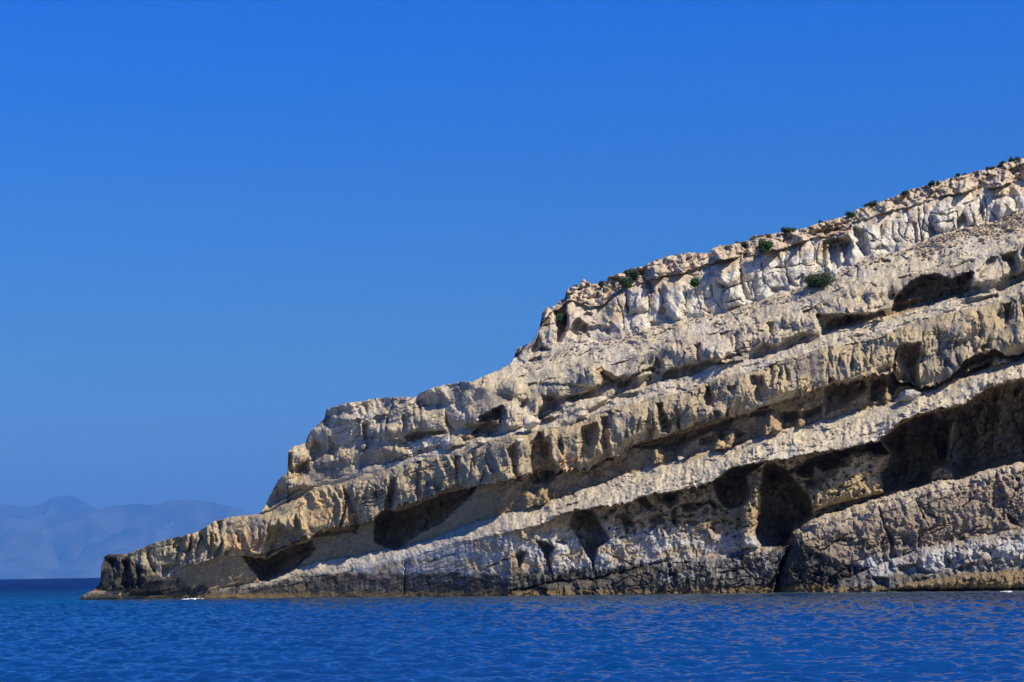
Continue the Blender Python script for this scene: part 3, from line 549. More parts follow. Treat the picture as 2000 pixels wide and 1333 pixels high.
# relief by kind of bed
D = np.zeros(PX.shape)
ledge = bm('lower_terrace', 'middle_terrace', 'upper_slope')
flut = bm('fluted_cliff'); rnd = bm('rounded_cliff'); blk = bm('blocky_cliff'); cpk = bm('caprock')
wall = bm('cave_wall', 'hollowed_wall'); shore = bm('shore_ridge', 'rock_ridge', 'wave_cut_shelf')
incline = YW + 0.33 * XW
a1 = XW + 9 * pn(XW / 60, YW / 60, 31) + 0.25 * YW * 0
calm = sstep(-0.45, 0.35, fbm(PX / 70, PY / 45, 57, 2))          # stretches where the rock is smooth
fl = 1 - 2 * np.abs(pn(a1 / 24 + 0.7 * pn(XW / 90, YW / 60, 38), YW / 95, 32))
fl2 = 1 - 2 * np.abs(pn(a1 / 9, YW / 45, 33))
groove = sstep(0.80, 0.97, 1 - np.abs(pn(a1 / 26 + 5, YW / 120, 34))) * sstep(-0.1, 0.3, pn(XW / 50, YW / 40, 35))
D += np.where(flut, -((0.45 + 0.35 * sstep(1250, 900, PX)) * fl + 0.30 * fl2 * calm) * (0.35 + 0.65 * calm) * (0.35 + 0.65 * np.sin(np.pi * np.clip(T, 0, 1)) ** 0.5) + 1.3 * groove * (1 - T) ** 0.5 * calm - 1.5 * fbm(XW / 105, YW / 70, 39, 2, 0.45), 0)
D += np.where(rnd, -0.25 * (1 - 2 * np.abs(pn(a1 / 38, YW / 60, 36))) - 0.10 * fl2 * calm + 0.6 * groove * calm - 1.9 * fbm(XW / 90, YW / 50, 37, 2, 0.4), 0)
bx = (PX + 4 * pn(XW / 30, YW / 30, 41)); by = PY + 0.25 * PX + 4 * pn(XW / 30, YW / 30, 42)
d1, d2, cid = voro(bx / 40, by / 62, 5)
crk = (1 - sstep(0.0, 0.045, d2 - d1)) * sstep(-0.3, 0.3, pn(PX / 30, PY / 30, 58))
D += np.where(blk, 0.10 * crk + 0.12 * d1 ** 2 - 0.10 * cid - 0.5 * fbm(XW / 35, YW / 60, 59, 2), 0)
e1, e2, eid = voro((XW + 10 * pn(XW / 22, YW / 22, 53)) / 30, (incline + 7 * pn(XW / 26, YW / 26, 54)) / 13, 6)
D += np.where(cpk, 0.3 * (1 - sstep(0, .10, e2 - e1)) - 0.7 * eid + 0.4 * e1 + 0.45 * fbm(XW / 16, YW / 12, 55, 3) + 0.9 * pn(XW / 45, YW / 60, 68) * (1 - T), 0)
b1, b2, bid = voro(XW / 64, YW / 70, 8)
D += np.where(shore, 0.2 * (1 - sstep(0, .05, b2 - b1)) + 0.5 * b1 - 0.16 * (1 - 2 * np.abs(pn(XW / 17, YW / 26, 43))) - 0.3 * fbm(XW / 45, YW / 35, 52, 3), 0)
smooth_w = np.where((wall | ledge), 0.22 + 0.78 * sstep(880, 1080, PX), 1.0)
pits = sstep(0.25, 0.55, fbm(XW / 14, YW / 11, 45, 2))
D += np.where(wall, (0.55 * fbm(XW / 42, YW / 70, 44, 3) + 0.6 * pits * (PX > 1180) * bm('cave_wall') * (gzp > 6) + 0.15 * fl2 * (YW < 1120)) * smooth_w, 0)
lay = pn(incline / 7 + 0.8 * pn(XW / 40, YW / 40, 46), XW / 160, 47)
D += np.where(ledge, (-0.18 * lay - 0.30 * fbm(XW / 40, incline / 15, 48, 3) + 0.22 * sstep(.42, .6, fbm(XW / 10, incline / 5, 49, 2)) * sstep(-.2, .3, fbm(XW / 90, YW / 40, 67, 2))) * (0.4 + 0.6 * smooth_w), 0)
D += np.where(ledge, 0, 0.07 * pn(incline / 5, XW / 120, 50)) * np.where(blk, .5, 1)
fine = 0.17 * fbm(PX / 26, PY / 26, 51, 5, 0.45)
fwx = PX + 3 * pn(PX / 11, PY / 11, 101); fwy = PY + 3 * pn(PX / 11, PY / 11, 102)
fa = facet(fwx / 26, fwy / 34, 103); fb_ = facet(fwx / 11, fwy / 13, 104); fc_ = facet(fwx / 5, fwy / 5.5, 105)
rough = 0.45 + 0.75 * sstep(-0.4, 0.4, fbm(PX / 80, PY / 50, 106, 2))
D += np.where(flut, 0.45 * facet(fwx / 20, fwy / 48, 109) + 0.26 * fb_ + 0.07 * fc_, 0) * rough
D += np.where(rnd, 0.55 * fa + 0.17 * fb_ + 0.05 * fc_, 0) * rough
D += np.where(cpk, 0.9 * facet(fwx / 38, (fwy + .3 * fwx) / 22, 113) + 0.35 * fb_ * rough + 0.06 * fc_, 0)
D += np.where(blk, 0.42 * facet(bx / 30, by / 44, 107) + 0.16 * fb_ * rough, 0)
D += np.where(shore, 0.55 * fa + 0.36 * fb_ + 0.14 * fc_, 0) * rough
D += np.where(wall, (0.35 * fa + 0.22 * fb_ + 0.08 * fc_) * smooth_w, 0) * rough
D += np.where(ledge, 0.42 * facet(fwx / 34, (fwy + 0.33 * fwx) / 11, 108) * (0.3 + 0.7 * smooth_w) + 0.06 * fc_, 0) * rough ** 1.5
rid = 0.10 * (np.abs(fbm(PX / 15, PY / 15, 56, 4, 0.55)))
fade = np.where(wall | ledge, smooth_w * 0.9, np.where(blk, 0.45, np.where(shore, 1.25, 0.5 + 0.6 * calm)))
D += (fine + rid) * fade
for c_, w_, pts in CRK:
    pts = crop(c_, pts); P_ = np.array(pts); x0, y0 = P_.min(0) - 8; x1, y1 = P_.max(0) + 8
    k0, k1 = np.searchsorted(xs, [x0, x1]); ii = np.nonzero((PY[:, k0:k1] > y0) & (PY[:, k0:k1] < y1)); jj = (ii[0], ii[1] + k0)
    qx, qy = cx[jj], cy[jj]; dd = np.full(qx.shape, 99.0)
    for (ax, ay), (bx_, by_) in zip(pts[:-1], pts[1:]):
        e_x, e_y = bx_ - ax, by_ - ay; t_ = np.clip(((qx - ax) * e_x + (qy - ay) * e_y) / (e_x ** 2 + e_y ** 2), 0, 1)
        dd = np.minimum(dd, np.hypot(qx - ax - t_ * e_x, qy - ay - t_ * e_y))
    D[jj] += 0.85 * w_ * (1 - sstep(0.3, 1.9, dd)) * (0.35 + 0.65 * sstep(-.3, .3, pn(qx / 14, qy / 14, 69))) + 0.22 * w_ * np.exp(-dd / 4.0)
part_ = sstep(0.90, 0.985, 1 - np.abs(pn((incline + 5 * pn(PX / 60, PY / 60, 121)) / 17, PX / 420, 122))) * sstep(-0.1, 0.35, pn(PX / 70, PY / 30, 123))
D += np.where(rnd | flut | shore, 0.34 * part_, 0)
D = np.where(flut | rnd | ledge, D * (0.6 + 0.55 * sstep(-0.35, 0.45, fbm(PX / 110, PY / 60, 120, 2))), D)
D *= np.clip((PX - 150) / 120, 0.25, 1)
D += np.where(CAVE > 2.5, 1.3 * fbm(PX / 34, PY / 70, 114, 3) + 0.6 * fa, 0)
S = S + D

dyw = y_water(xs) - eye(xs)
YSH = ci(xs, [(150, 287), (600, 272), (1000, 250), (1500, 238), (2000, 231), (2400, 226)])
YD = YSH[None, :] + S
gx, gy, gz = unproj(PX, PY, YD)
# rows below the water and rows closing the headland behind its skyline
rows = []
for dz, dyy in ((-3.0, 0.0), (-1.2, 0.0)):
    rows.append((gx[0], YD[0] + dyy, np.full(NX, dz)))
kern = np.ones(61) / 61; ys = np.convolve(np.pad(YD[-1], 30, 'edge'), kern, 'valid')
back = []
zt = gz[-1]
for d_, f_ in ((0.8, 0.995), (3, 0.985), (9, 0.96), (20, 0.88), (38, 0.68), (60, 0.35), (80, -0.12)):
    w = min(1, d_ / 9); yy = YD[-1] * (1 - w) + (ys + 0) * w + d_ * np.clip((xs - 150) / 500, 0.06, 1)
    back.append((gx[-1] * yy / YD[-1] * (1) + 0, yy, zt * f_ + (0.15 * pn(xs / 20, xs * 0 + d_, 60) if f_ > 0 else -1)))
AX = np.vstack([r[0] for r in rows] + [gx] + [b[0] for b in back])
AY = np.vstack([r[1] for r in rows] + [YD] + [b[1] for b in back])
AZ = np.vstack([r[2] for r in rows] + [gz] + [b[2] for b in back])
NR = AX.shape[0]; r0 = len(rows)
CO = np.stack([AX, AY, AZ], -1)
# vertex normals of the whole surface, so that the split beds shade as one rock
ex = np.gradient(CO, axis=1); ey = np.gradient(CO, axis=0)
NRM = np.cross(ex, ey); NRM /= np.linalg.norm(NRM, axis=-1, keepdims=True) + 1e-9
# ---- stone colour (albedo), by bed, weathering, salt, tide and iron stains, with shade painted into hollows
def full(a):
    return np.vstack([np.repeat(a[:1], r0, 0), a, np.repeat(a[-1:], len(back), 0)])
C = np.zeros(PX.shape + (3,))
def setc(mask, c): C[mask] = c
setc(ledge, (0.52, 0.45, 0.325)); setc(flut, (0.395, 0.318, 0.198)); setc(rnd, (0.475, 0.40, 0.28)); setc(blk, (0.60, 0.56, 0.475))
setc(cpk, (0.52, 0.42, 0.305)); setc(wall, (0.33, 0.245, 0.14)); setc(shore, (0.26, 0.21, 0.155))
def mixc(w, c):
    w = np.clip(w, 0, 1)[..., None]; C[:] = C * (1 - w) + np.array(c) * w
big = fbm(PX / 130, PY / 80, 61, 3); med = fbm(XW / 34, incline / 20, 62, 4); sm = fbm(PX / 9, PY / 9, 63, 3)
# pinkish tan top of the blocky cliff, left part tan
mixc(blk * sstep(0.55, 1.0, T + 0.7 * med) * 0.75, (0.49, 0.39, 0.27))
mixc(blk * sstep(0.15, 0.5, fbm(PX / 30, PY / 45, 110, 3)) * 0.6, (0.50, 0.42, 0.31))
mixc(cpk * sstep(0.2, 0.5, fbm(PX / 24, PY / 16, 111, 3)) * 0.5, (0.56, 0.50, 0.41))
mixc(cpk * sstep(0.15, 0.5, fbm(PX / 14, PY / 9, 112, 3)) * 0.3, (0.27, 0.19, 0.125))
mixc(rnd * sstep(0.4, 0.05, T + 0.3 * med) * 0.5, (0.38, 0.29, 0.18))
mixc(blk * sstep(1300, 1150, PX + 60 * big) * 0.75, (0.50, 0.42, 0.325))
mixc((ledge | rnd) * sstep(-0.1, 0.6, big) * 0.4, (0.50, 0.48, 0.44))
# grey weathering films running down the faces
streak = sstep(0.05, 0.55, fbm(XW / 16, YW / 110, 64, 3) + 0.5 * fbm(XW / 70, YW / 50, 65, 2))
mixc((flut | rnd) * streak * 0.75, (0.22, 0.205, 0.18))
mixc(ledge * sstep(0.1, 0.6, med) * 0.45, (0.30, 0.285, 0.26))
mixc(ledge * sstep(0.35, 0.6, sm) * 0.3, (0.22, 0.20, 0.18))
mixc(flut * sstep(0.2, 0.6, fbm(PX / 60, PY / 40, 66, 3)) * 0.5, (0.50, 0.40, 0.26))
mixc((CAVE > 1.0) * sstep(1, 2.5, CAVE) * ~shore * 0.7, (0.30, 0.215, 0.125))  # warm brown shade painted into the hollows, following their depth
mixc((CAVE > 3) * sstep(3, 6, CAVE) * 0.3, (0.17, 0.13, 0.085))  # deeper shade painted into the stone colour of the big caves
mixc(bm('rock_ridge') * sstep(0.72, 0.95, T + 0.15 * med) * 0.8, (0.50, 0.43, 0.335))
# iron stains
def stain(poly, c, w, soft=12):
    P = np.array(poly); x0, y0 = P.min(0) - 20; x1, y1 = P.max(0) + 20
    c0, c1 = np.searchsorted(xs, [x0, x1])
    if c1 <= c0: return
    W = np.zeros(PX.shape); W[:, c0:c1] = sstep(-soft * .4, soft, sdf_in(PX[:, c0:c1] + 8 * pn(PX[:, c0:c1] / 14, PY[:, c0:c1] / 14, 71), PY[:, c0:c1] + 8 * pn(PX[:, c0:c1] / 14, PY[:, c0:c1] / 14, 72), poly))
    W *= w * (0.55 + 0.9 * np.clip(0.5 + fbm(PX / 12, PY / 16, 73, 3), 0, 1))
    mixc(W, c)
OR = (0.46, 0.21, 0.075)
stain([(440, 1040), (500, 1030), (530, 1060), (520, 1080), (450, 1083), (430, 1075)], OR, 0.32)
stain([(600, 965), (640, 960), (690, 1010), (650, 1040), (600, 1030)], (0.50, 0.30, 0.11), 0.5)
stain([(565, 960), (680, 950), (720, 1000), (640, 1045), (570, 1060)], (0.50, 0.37, 0.19), 0.5, 20)
stain([(1080, 880), (1140, 890), (1130, 915), (1090, 925)], OR, 0.35)
stain([(1330, 860), (1440, 850), (1400, 900), (1330, 900)], (0.5, 0.37, 0.20), 0.6)
stain([(1560, 740), (1640, 735), (1640, 800), (1560, 820)], (0.45, 0.33, 0.19), 0.5)
stain([(1530, 700), (1580, 690), (1600, 730), (1540, 740)], (0.48, 0.36, 0.2), 0.5)
stain([(1180, 600), (1220, 580), (1240, 620), (1180, 640)], (0.52, 0.38, 0.2), 0.5)
stain([(1580, 440), (1660, 425), (1660, 455), (1590, 470)], (0.42, 0.27, 0.15), 0.6)
stain([(790, 862), (830, 850), (890, 850), (880, 880), (800, 895)], (0.62, 0.58, 0.50), 0.8)
stain([(1470, 960), (1660, 900), (1720, 880), (1700, 990), (1600, 1020), (1560, 1040)], (0.42, 0.34, 0.19), 0.6, 20)
# dark grey patches
GD = (0.17, 0.165, 0.16)
for p, w in (([(1535, 700), (1590, 700), (1590, 740), (1540, 745)], .5), ([(1835, 630), (1885, 625), (1885, 730), (1840, 720)], .6), ([(940, 760), (1000, 745), (1000, 810), (940, 830)], .55),
             ([(610, 900), (640, 880), (660, 930), (620, 945)], .5), ([(700, 870), (740, 870), (730, 915), (700, 910)], .4), ([(1500, 530), (1540, 500), (1540, 570), (1500, 580)], .2),
             ([(1735, 545), (1910, 505), (1910, 530), (1760, 580)], .45), ([(1390, 650), (1600, 560), (1700, 520), (1600, 600)], .15), ([(1080, 985), (1180, 960), (1180, 1010), (1110, 1040)], .3),
             ([(230, 1090), (300, 1085), (310, 1110), (240, 1120)], .35)):
    stain(p, GD, w)
# shore: black tidal film, salt crust, ochre algae at the waterline; heights in metres
Z = gz; zj = Z + 0.5 * fbm(PX / 30, PY / 14, 81, 3)
strk = fbm(PX / 5, PY / 30, 82, 3)
lowx = sstep(560, 720, PX)
salt_top = ci(PX, [(150, 0), (560, 0.0), (700, 4.0), (800, 5.0), (900, 5.8), (1000, 6.6), (1250, 7.2), (1500, 6.0), (1530, 3.5), (1750, 3.6), (2000, 5.6), (2400, 6)])
saltw = sstep(1.0, -0.6, zj - salt_top) * lowx
saltn = sstep(-0.3, 0.4, fbm(PX / 70, PY / 26, 83, 4, 0.45) + 0.45 * strk + 0.15)
mixc(saltw * (0.22 + 0.6 * saltn) * np.where(bm('wave_cut_shelf'), 0.35, 1) * (bm('cave_wall') | bm('shore_ridge') | bm('lower_terrace') | bm('wave_cut_shelf')), (0.43, 0.435, 0.43))
mixc(saltw * 0.8 * saltn * bm('rock_ridge') * sstep(1640, 1690, PX), (0.45, 0.45, 0.44))
blk_top = ci(PX, [(150, 6), (240, 5.5), (320, 2.6), (420, 1.2), (520, 1.6), (600, 2.6), (700, 2.7), (900, 2.6), (1000, 2.4), (1060, 2.6), (1500, 4.2), (1535, 7), (1620, 3.5), (1720, 1.8), (2000, 2.4), (2400, 2.5)])
bw = sstep(0.5, -0.5, zj - blk_top)
shade = np.where(bm('wave_cut_shelf'), 0.95, np.where(bm('shore_ridge'), 0.75, 1.05))
mixc(bw * shade * (0.72 + 0.4 * np.clip(0.5 + 0.6 * strk + 0.6 * fbm(PX / 40, PY / 12, 85, 3), 0, 1)), (0.048, 0.047, 0.043))
mixc(bm('wave_cut_shelf') * sstep(0.1, 0.45, strk + 0.5 * fbm(PX / 20, PY / 12, 84, 2)) * (PX > 1290) * 0.4 * sstep(0.8, 1.6, Z), (0.48, 0.48, 0.48))
mixc(bm('shore_ridge') * sstep(0.1, 0.5, strk) * 0.5 * sstep(1.5, 2.5, Z), (0.50, 0.50, 0.48))
mixc(sstep(0.75, 0.35, Z + 0.25 * med) * 0.75, (0.17, 0.12, 0.055))
mixc((BOSS > 0.6) * shore * (Z < 2.2) * 0.7, (0.24, 0.165, 0.075))
mixc(sstep(300, 240, PX) * sstep(1.5, 1.0, Z) * 0.9, (0.36, 0.28, 0.165))
C = np.clip(C, 0.02, 0.8)
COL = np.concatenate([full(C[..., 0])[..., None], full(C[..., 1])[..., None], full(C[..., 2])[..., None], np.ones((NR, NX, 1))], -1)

PARTS = [  # name, label, mask on bed index
 ('shore_ridge', 'low salt-white and black rock ridge at the waterline', ['shore_ridge']),
 ('rock_ridge', 'rough brown rock ridge in front of the great cave', ['rock_ridge']),
 ('shore_shelf', 'dark wave-cut shelf streaked with white salt', ['wave_cut_shelf']),
 ('cave_wall', 'lowest rock wall with caves above a grey and white foot', ['cave_wall']),
 ('rock_terrace', 'broad pale sloping terrace above the lowest caves', ['lower_terrace']),
 ('hollowed_wall', 'recessed yellow-brown wall under the fluted cliff', ['hollowed_wall']),
 ('fluted_cliff', 'tan cliff face cut by vertical flutes and dark slots', ['fluted_cliff']),
 ('rock_terrace', 'narrow pale ledge above the fluted cliff', ['middle_terrace']),
 ('rounded_cliff', 'rounded cream cliff band with wide hollows', ['rounded_cliff']),
 ('rock_slope', 'pale upper slope strewn with brown rubble', ['upper_slope']),
 ('blocky_cliff', 'white cliff band split into upright blocks', ['blocky_cliff']),
 ('caprock', 'pinkish brown broken caprock along the skyline', ['caprock']),
]
head = bpy.data.objects.new('headland', None); sc.collection.objects.link(head)
head.location = (0, 260, 0)
tag(head, 'pale layered limestone headland stepping down to the sea on the left', kind='structure')
Minv = Vector((0, -260, 0))
BF = np.vstack([np.repeat(BAND[:1], r0, 0), BAND, np.repeat(BAND[-1:], len(back), 0)])
DFp = full(DEEP)
fb = BF[:-1, :-1]; dp = np.minimum(np.minimum(DFp[:-1, :-1], DFp[1:, 1:]), np.minimum(DFp[1:, :-1], DFp[:-1, 1:]))
vid = np.arange(NR * NX).reshape(NR, NX)
q = np.stack([vid[:-1, :-1], vid[:-1, 1:], vid[1:, 1:], vid[1:, :-1]], -1)
COf = CO.reshape(-1, 3) + np.array([0, -260, 0]); Nf = NRM.reshape(-1, 3); COLf = COL.reshape(-1, 4)
def rock_part(name, label, fmask, parent):
    qq = q[fmask]
    if len(qq) < 30: return None
    u, inv = np.unique(qq.ravel(), return_inverse=True)
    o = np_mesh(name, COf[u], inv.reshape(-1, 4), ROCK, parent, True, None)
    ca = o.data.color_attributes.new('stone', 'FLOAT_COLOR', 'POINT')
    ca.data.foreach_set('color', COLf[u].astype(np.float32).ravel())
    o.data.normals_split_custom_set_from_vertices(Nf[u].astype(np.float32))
    if label: o['label'] = label
    return o
for name, label, ks in PARTS:
    m = np.isin(fb, [nm2k[k] for k in ks]) & (dp == 0)
    rock_part(name, label, m, head)
for i in np.unique(dp):
    if i == 0: continue
    rock_part('cave', None, dp == i, head)

def depth_at(px, py):
    """distance of the rock surface seen at a photo pixel"""
    c = int(np.clip(round((px - X1) / (X2 - X1) * (NX - 1)), 0, NX - 1))
    yw, ysk = y_water(px), skx[c]
    r = int(np.clip(round(np.interp(-py, -PY[:, c], np.arange(NY))), 0, NY - 1))
    return float(YD[r, c]), float(ysk)

# ------------------------------------------------------------------ sea with real waves near the camera, curved with the earth
def sea():
    rr = np.concatenate([np.geomspace(38, 330, 1100), np.geomspace(334, 40000, 140)])
    th = np.concatenate([np.linspace(-1.3, -0.27, 60)[:-1], np.linspace(-0.27, 0.27, 860), np.linspace(0.27, 1.3, 60)[1:]])
    RR, TH = np.meshgrid(rr, th, indexing='ij')
    X = RR * np.sin(TH); Y = RR * np.cos(TH)
    z = np.zeros_like(X); rg = random.Random(5)
    for lam, amp, n in ((9.0, 0.035, 4), (4.0, 0.034, 6), (2.0, 0.034, 8), (1.05, 0.026, 10), (0.6, 0.013, 10)):
        for i in range(n):
            a = R(78) + rg.gauss(0, 0.42); L = lam * rg.uniform(0.75, 1.3); k = 2 * math.pi / L
            ph = rg.uniform(0, 6.28)
            mod = 0.6 + 0.9 * pn(X / (L * 6) + i * 3.1, Y / (L * 6) - i, 90 + i)
            s = np.sin(k * (X * math.cos(a) + Y * math.sin(a)) + ph + 1.2 * pn(X / (L * 3), Y / (L * 3), 95 + i))
            z += amp * mod * (s - 0.25 * (s * s))
    z *= np.clip((600 - RR) / 350, 0, 1)
    z -= RR ** 2 / (2 * 6371000.0)
    shp_ = ci(X / Y * 4444.4 + 1000, [(150, 287), (600, 272), (1000, 250), (1500, 238), (2000, 231), (2400, 226)]); dist = shp_ - Y
    shore_reflection = np.where((dist > -30) & (X / Y * 4444.4 + 1000 > 170), np.exp(-np.maximum(dist, 0) / 13.0), 0) * np.clip(0.9 + 0.9 * pn(X / 9, Y / 30, 88), 0, 1)  # mask of the painted cliff reflection along the shore; also calms the waves
    z *= 1 - 0.6 * np.clip(shore_reflection * 1.5, 0, 1)
    nr, nc = X.shape; v = np.arange(nr * nc).reshape(nr, nc)
    qd = np.stack([v[:-1, :-1], v[:-1, 1:], v[1:, 1:], v[1:, :-1]], -1).reshape(-1, 4)[:, ::-1]
    o = np_mesh('sea', np.stack([X, Y, z], -1).reshape(-1, 3), qd, SEA)
    ca = o.data.color_attributes.new('shore_reflection', 'FLOAT_COLOR', 'POINT')
    ca.data.foreach_set('color', np.repeat(shore_reflection.reshape(-1, 1), 4, 1).astype(np.float32).ravel())
    ca = o.data.color_attributes.new('open_sea', 'FLOAT_COLOR', 'POINT')
    ca.data.foreach_set('color', np.repeat(sstep(np.log(130), np.log(3500), np.log(RR)).reshape(-1, 1), 4, 1).astype(np.float32).ravel())
    tag(o, 'deep blue rippled sea in front of the headland', kind='structure')
sea()

# ------------------------------------------------------------------ mountains across the bay
def mountains(name, label, prof, Y0, dY, seed, base, mat):
    nx, ny = 620, 90
    px = np.linspace(-2600, 1400, nx); hz = ci(px, prof) + 1.6 * pn(px / 14, px * 0, seed + 1) + 1.0 * pn(px / 5, px * 0, seed + 2)
    x0, _, zt = unproj(px, hz, Y0)
    t = np.linspace(-1, 1, ny)[:, None]
    X = np.repeat((x0)[None, :], ny, 0); Y = Y0 + t * dY + 0 * X
    env = (1 - np.abs(t) ** 1.15)
    rdg = 1 - np.abs(fbm(X / 2600, Y / 2600, seed, 5, 0.5)) * 0.9
    Zm = base + (zt[None, :] - base) * env * (rdg ** (1.0 * (np.abs(t) > 0.02))) 
    X = X + 0
    v = np.arange(ny * nx).reshape(ny, nx)
    qd = np.stack([v[:-1, :-1], v[:-1, 1:], v[1:, 1:], v[1:, :-1]], -1).reshape(-1, 4)
    o = np_mesh(name, np.stack([X, Y, Zm], -1).reshape(-1, 3), qd, mat)
    tag(o, label, kind='structure')
MT = plain('far_hillside', (0.09, 0.085, 0.06), 0.95, 0.85, 0.0009)
mountains('mountains', 'highest blue hazy mountain range across the bay', [(-2600, 1060), (-1900, 1010), (-1300, 1030), (-900, 990), (-600, 1005), (-320, 992), (-150, 975), (-60, 990), (0, 986), (20, 985), (57, 991), (82, 982), (105, 972), (130, 966), (150, 971), (172, 984),
          (192, 996), (220, 1002), (300, 1010), (420, 1020), (520, 1025), (800, 1070), (1400, 1090)], 72000, 7000, 3, -400, MT)
mountains('hills', 'lower blue hazy hills in front of the mountain range', [(-2600, 1085), (-1500, 1040), (-1000, 1055), (-600, 1020), (-320, 1040), (-100, 1020), (0, 1010), (60, 1015), (120, 1006), (180, 1000), (200, 993), (220, 987), (262, 984), (300, 986), (332, 977),
          (370, 975), (412, 980), (450, 989), (482, 1000), (560, 1020), (700, 1050), (1000, 1085), (1400, 1095)], 62000, 5500, 7, -380, MT)

# ------------------------------------------------------------------ shrubs
def leaf_mesh(w, h, n, rg, ls=0.10):
    V = []; Q = []
    nc = max(4, int(w * 4)); cl = [(rg.uniform(-.42, .42) * w, rg.uniform(-.3, .3) * w, rg.uniform(.25, .75) * h, rg.uniform(.18, .34) * min(w, h * 1.4)) for _ in range(nc)]
    for i in range(n):
        c = rg.choice(cl); v = Vector((rg.gauss(0, 1), rg.gauss(0, 1), rg.gauss(0, 1))).normalized() * c[3] * (rg.uniform(.45, 1.1) if rg.random() < .8 else rg.uniform(1.0, 1.7))
        p = Vector((c[0], c[1], c[2])) + v
        if p.z < 0: p.z = -p.z * .3
        a = Vector((rg.gauss(0, 1), rg.gauss(0, 1), rg.gauss(0, 1) + .5)).normalized(); b = a.orthogonal().normalized()
        s = ls * rg.uniform(.6, 1.5); k = len(V)
        V += [p - a * s, p + b * s * .45, p + a * s, p - b * s * .45]; Q.append((k, k + 1, k + 2, k + 3))
    return np.array([tuple(v) for v in V]), np.array(Q)
def stem_mesh(w, h, rg):
    V = []; Q = []
    for i in range(6):
        a = rg.uniform(0, 6.28); tip = Vector((math.cos(a) * w * .35, math.sin(a) * w * .25, h * rg.uniform(.5, .8))); r = .035
        for j, t in enumerate((0, .5, 1)):
            c = tip * t + Vector((0, 0, .1 * math.sin(t * 3)))
            for m_ in range(4):
                an = m_ * math.pi / 2; V.append((c.x + r * (1 - .6 * t) * math.cos(an), c.y + r * (1 - .6 * t) * math.sin(an), c.z - (.25 if j == 0 else 0)))
        b = i * 12
        for j in range(2):
            for m_ in range(4):
                Q.append((b + j * 4 + m_, b + j * 4 + (m_ + 1) % 4, b + (j + 1) * 4 + (m_ + 1) % 4, b + (j + 1) * 4 + m_))
    return np.array(V), np.array(Q)
SH = [  # px, py (base), width px, height px, material, label
 (1983, 316, 30, 10, LEAF, 'dark low shrub highest on the skyline at the right edge'),
 (1958, 322, 12, 7, LEAF, 'tiny dark shrub just below the highest skyline shrub'),
 (1937, 333, 24, 9, LEAF, 'dark shrub on the skyline third from the right'),
 (1876, 345, 24, 7, LEAF, 'flat dark shrub on the skyline above the tall white rock towers'),
 (1824, 361, 27, 9, LEAF, 'low dark shrub on the skyline caprock above two slim white pillars'),
 (1767, 380, 14, 9, LEAF, 'small round dark shrub on the rising skyline edge'),
 (1700, 405, 28, 13, LEAF, 'dark shrub with spiky top on the skyline above a grey slot'),
 (1660, 423, 20, 10, LEAF, 'dark shrub at the top of the caprock step'),
 (1607, 437, 18, 8, LEAF, 'small dark mound shrub above the brown caprock cave'),
 (1540, 455, 36, 13, LEAF, 'widest dark shrub on the skyline above the squared white blocks'),
 (1492, 492, 32, 26, LEAF2, 'round bright green shrub growing on the cliff face below the skyline'),
 (1455, 480, 13, 9, LEAF, 'small dark shrub in the notch left of the bright green shrub'),
 (1439, 478, 10, 6, LEAF, 'tiny dark shrub on the skyline left of the notch'),
 (1600, 560, 60, 30, LEAF, 'largest dark shrub at the foot of the blocky white cliff'),
 (1359, 570, 22, 30, LEAF2, 'green shrub growing from a crack in the white block face'),
 (1100, 646, 24, 40, LEAF2, 'tall green shrub in the shaded cleft near the left end of the cliff top'),
 (1222, 562, 30, 26, LEAF, 'grey-green shrub in the gully below the caprock'),
 (1243, 545, 26, 24, LEAF, 'upper grey-green shrub under the caprock arch'),
 (1173, 562, 14, 16, LEAF, 'small dark shrub right of the pointed skyline rock'),
 (1122, 562, 12, 5, LEAF, 'tiny dark shrub on the step left of the pointed skyline rock'),
]
for i, (px, py, w, h, mt, lab) in enumerate(SH):
    rg = random.Random(100 + i)
    Y, ysk = depth_at(px, min(py, 1e9)); Y -= 0.5
    if py <= ysk + 3: Y += 1.0
    x, y, z = unproj(px, py, Y); sc_ = Y / 4444.4
    W_, H_ = w * sc_ * 0.85, h * sc_ * 0.95
    root = bpy.data.objects.new('shrub', None); sc.collection.objects.link(root); root.location = (x, y, z - 0.1)
    tag(root, lab, 'shrub', 'shrubs growing on the headland')
    V, Q = leaf_mesh(W_, H_, int(420 + 420 * W_ * H_), rg, 0.12)
    np_mesh('foliage', V, Q, mt, root, False)
    V, Q = stem_mesh(W_, H_, rg); np_mesh('stem', V, Q, BARK, root)

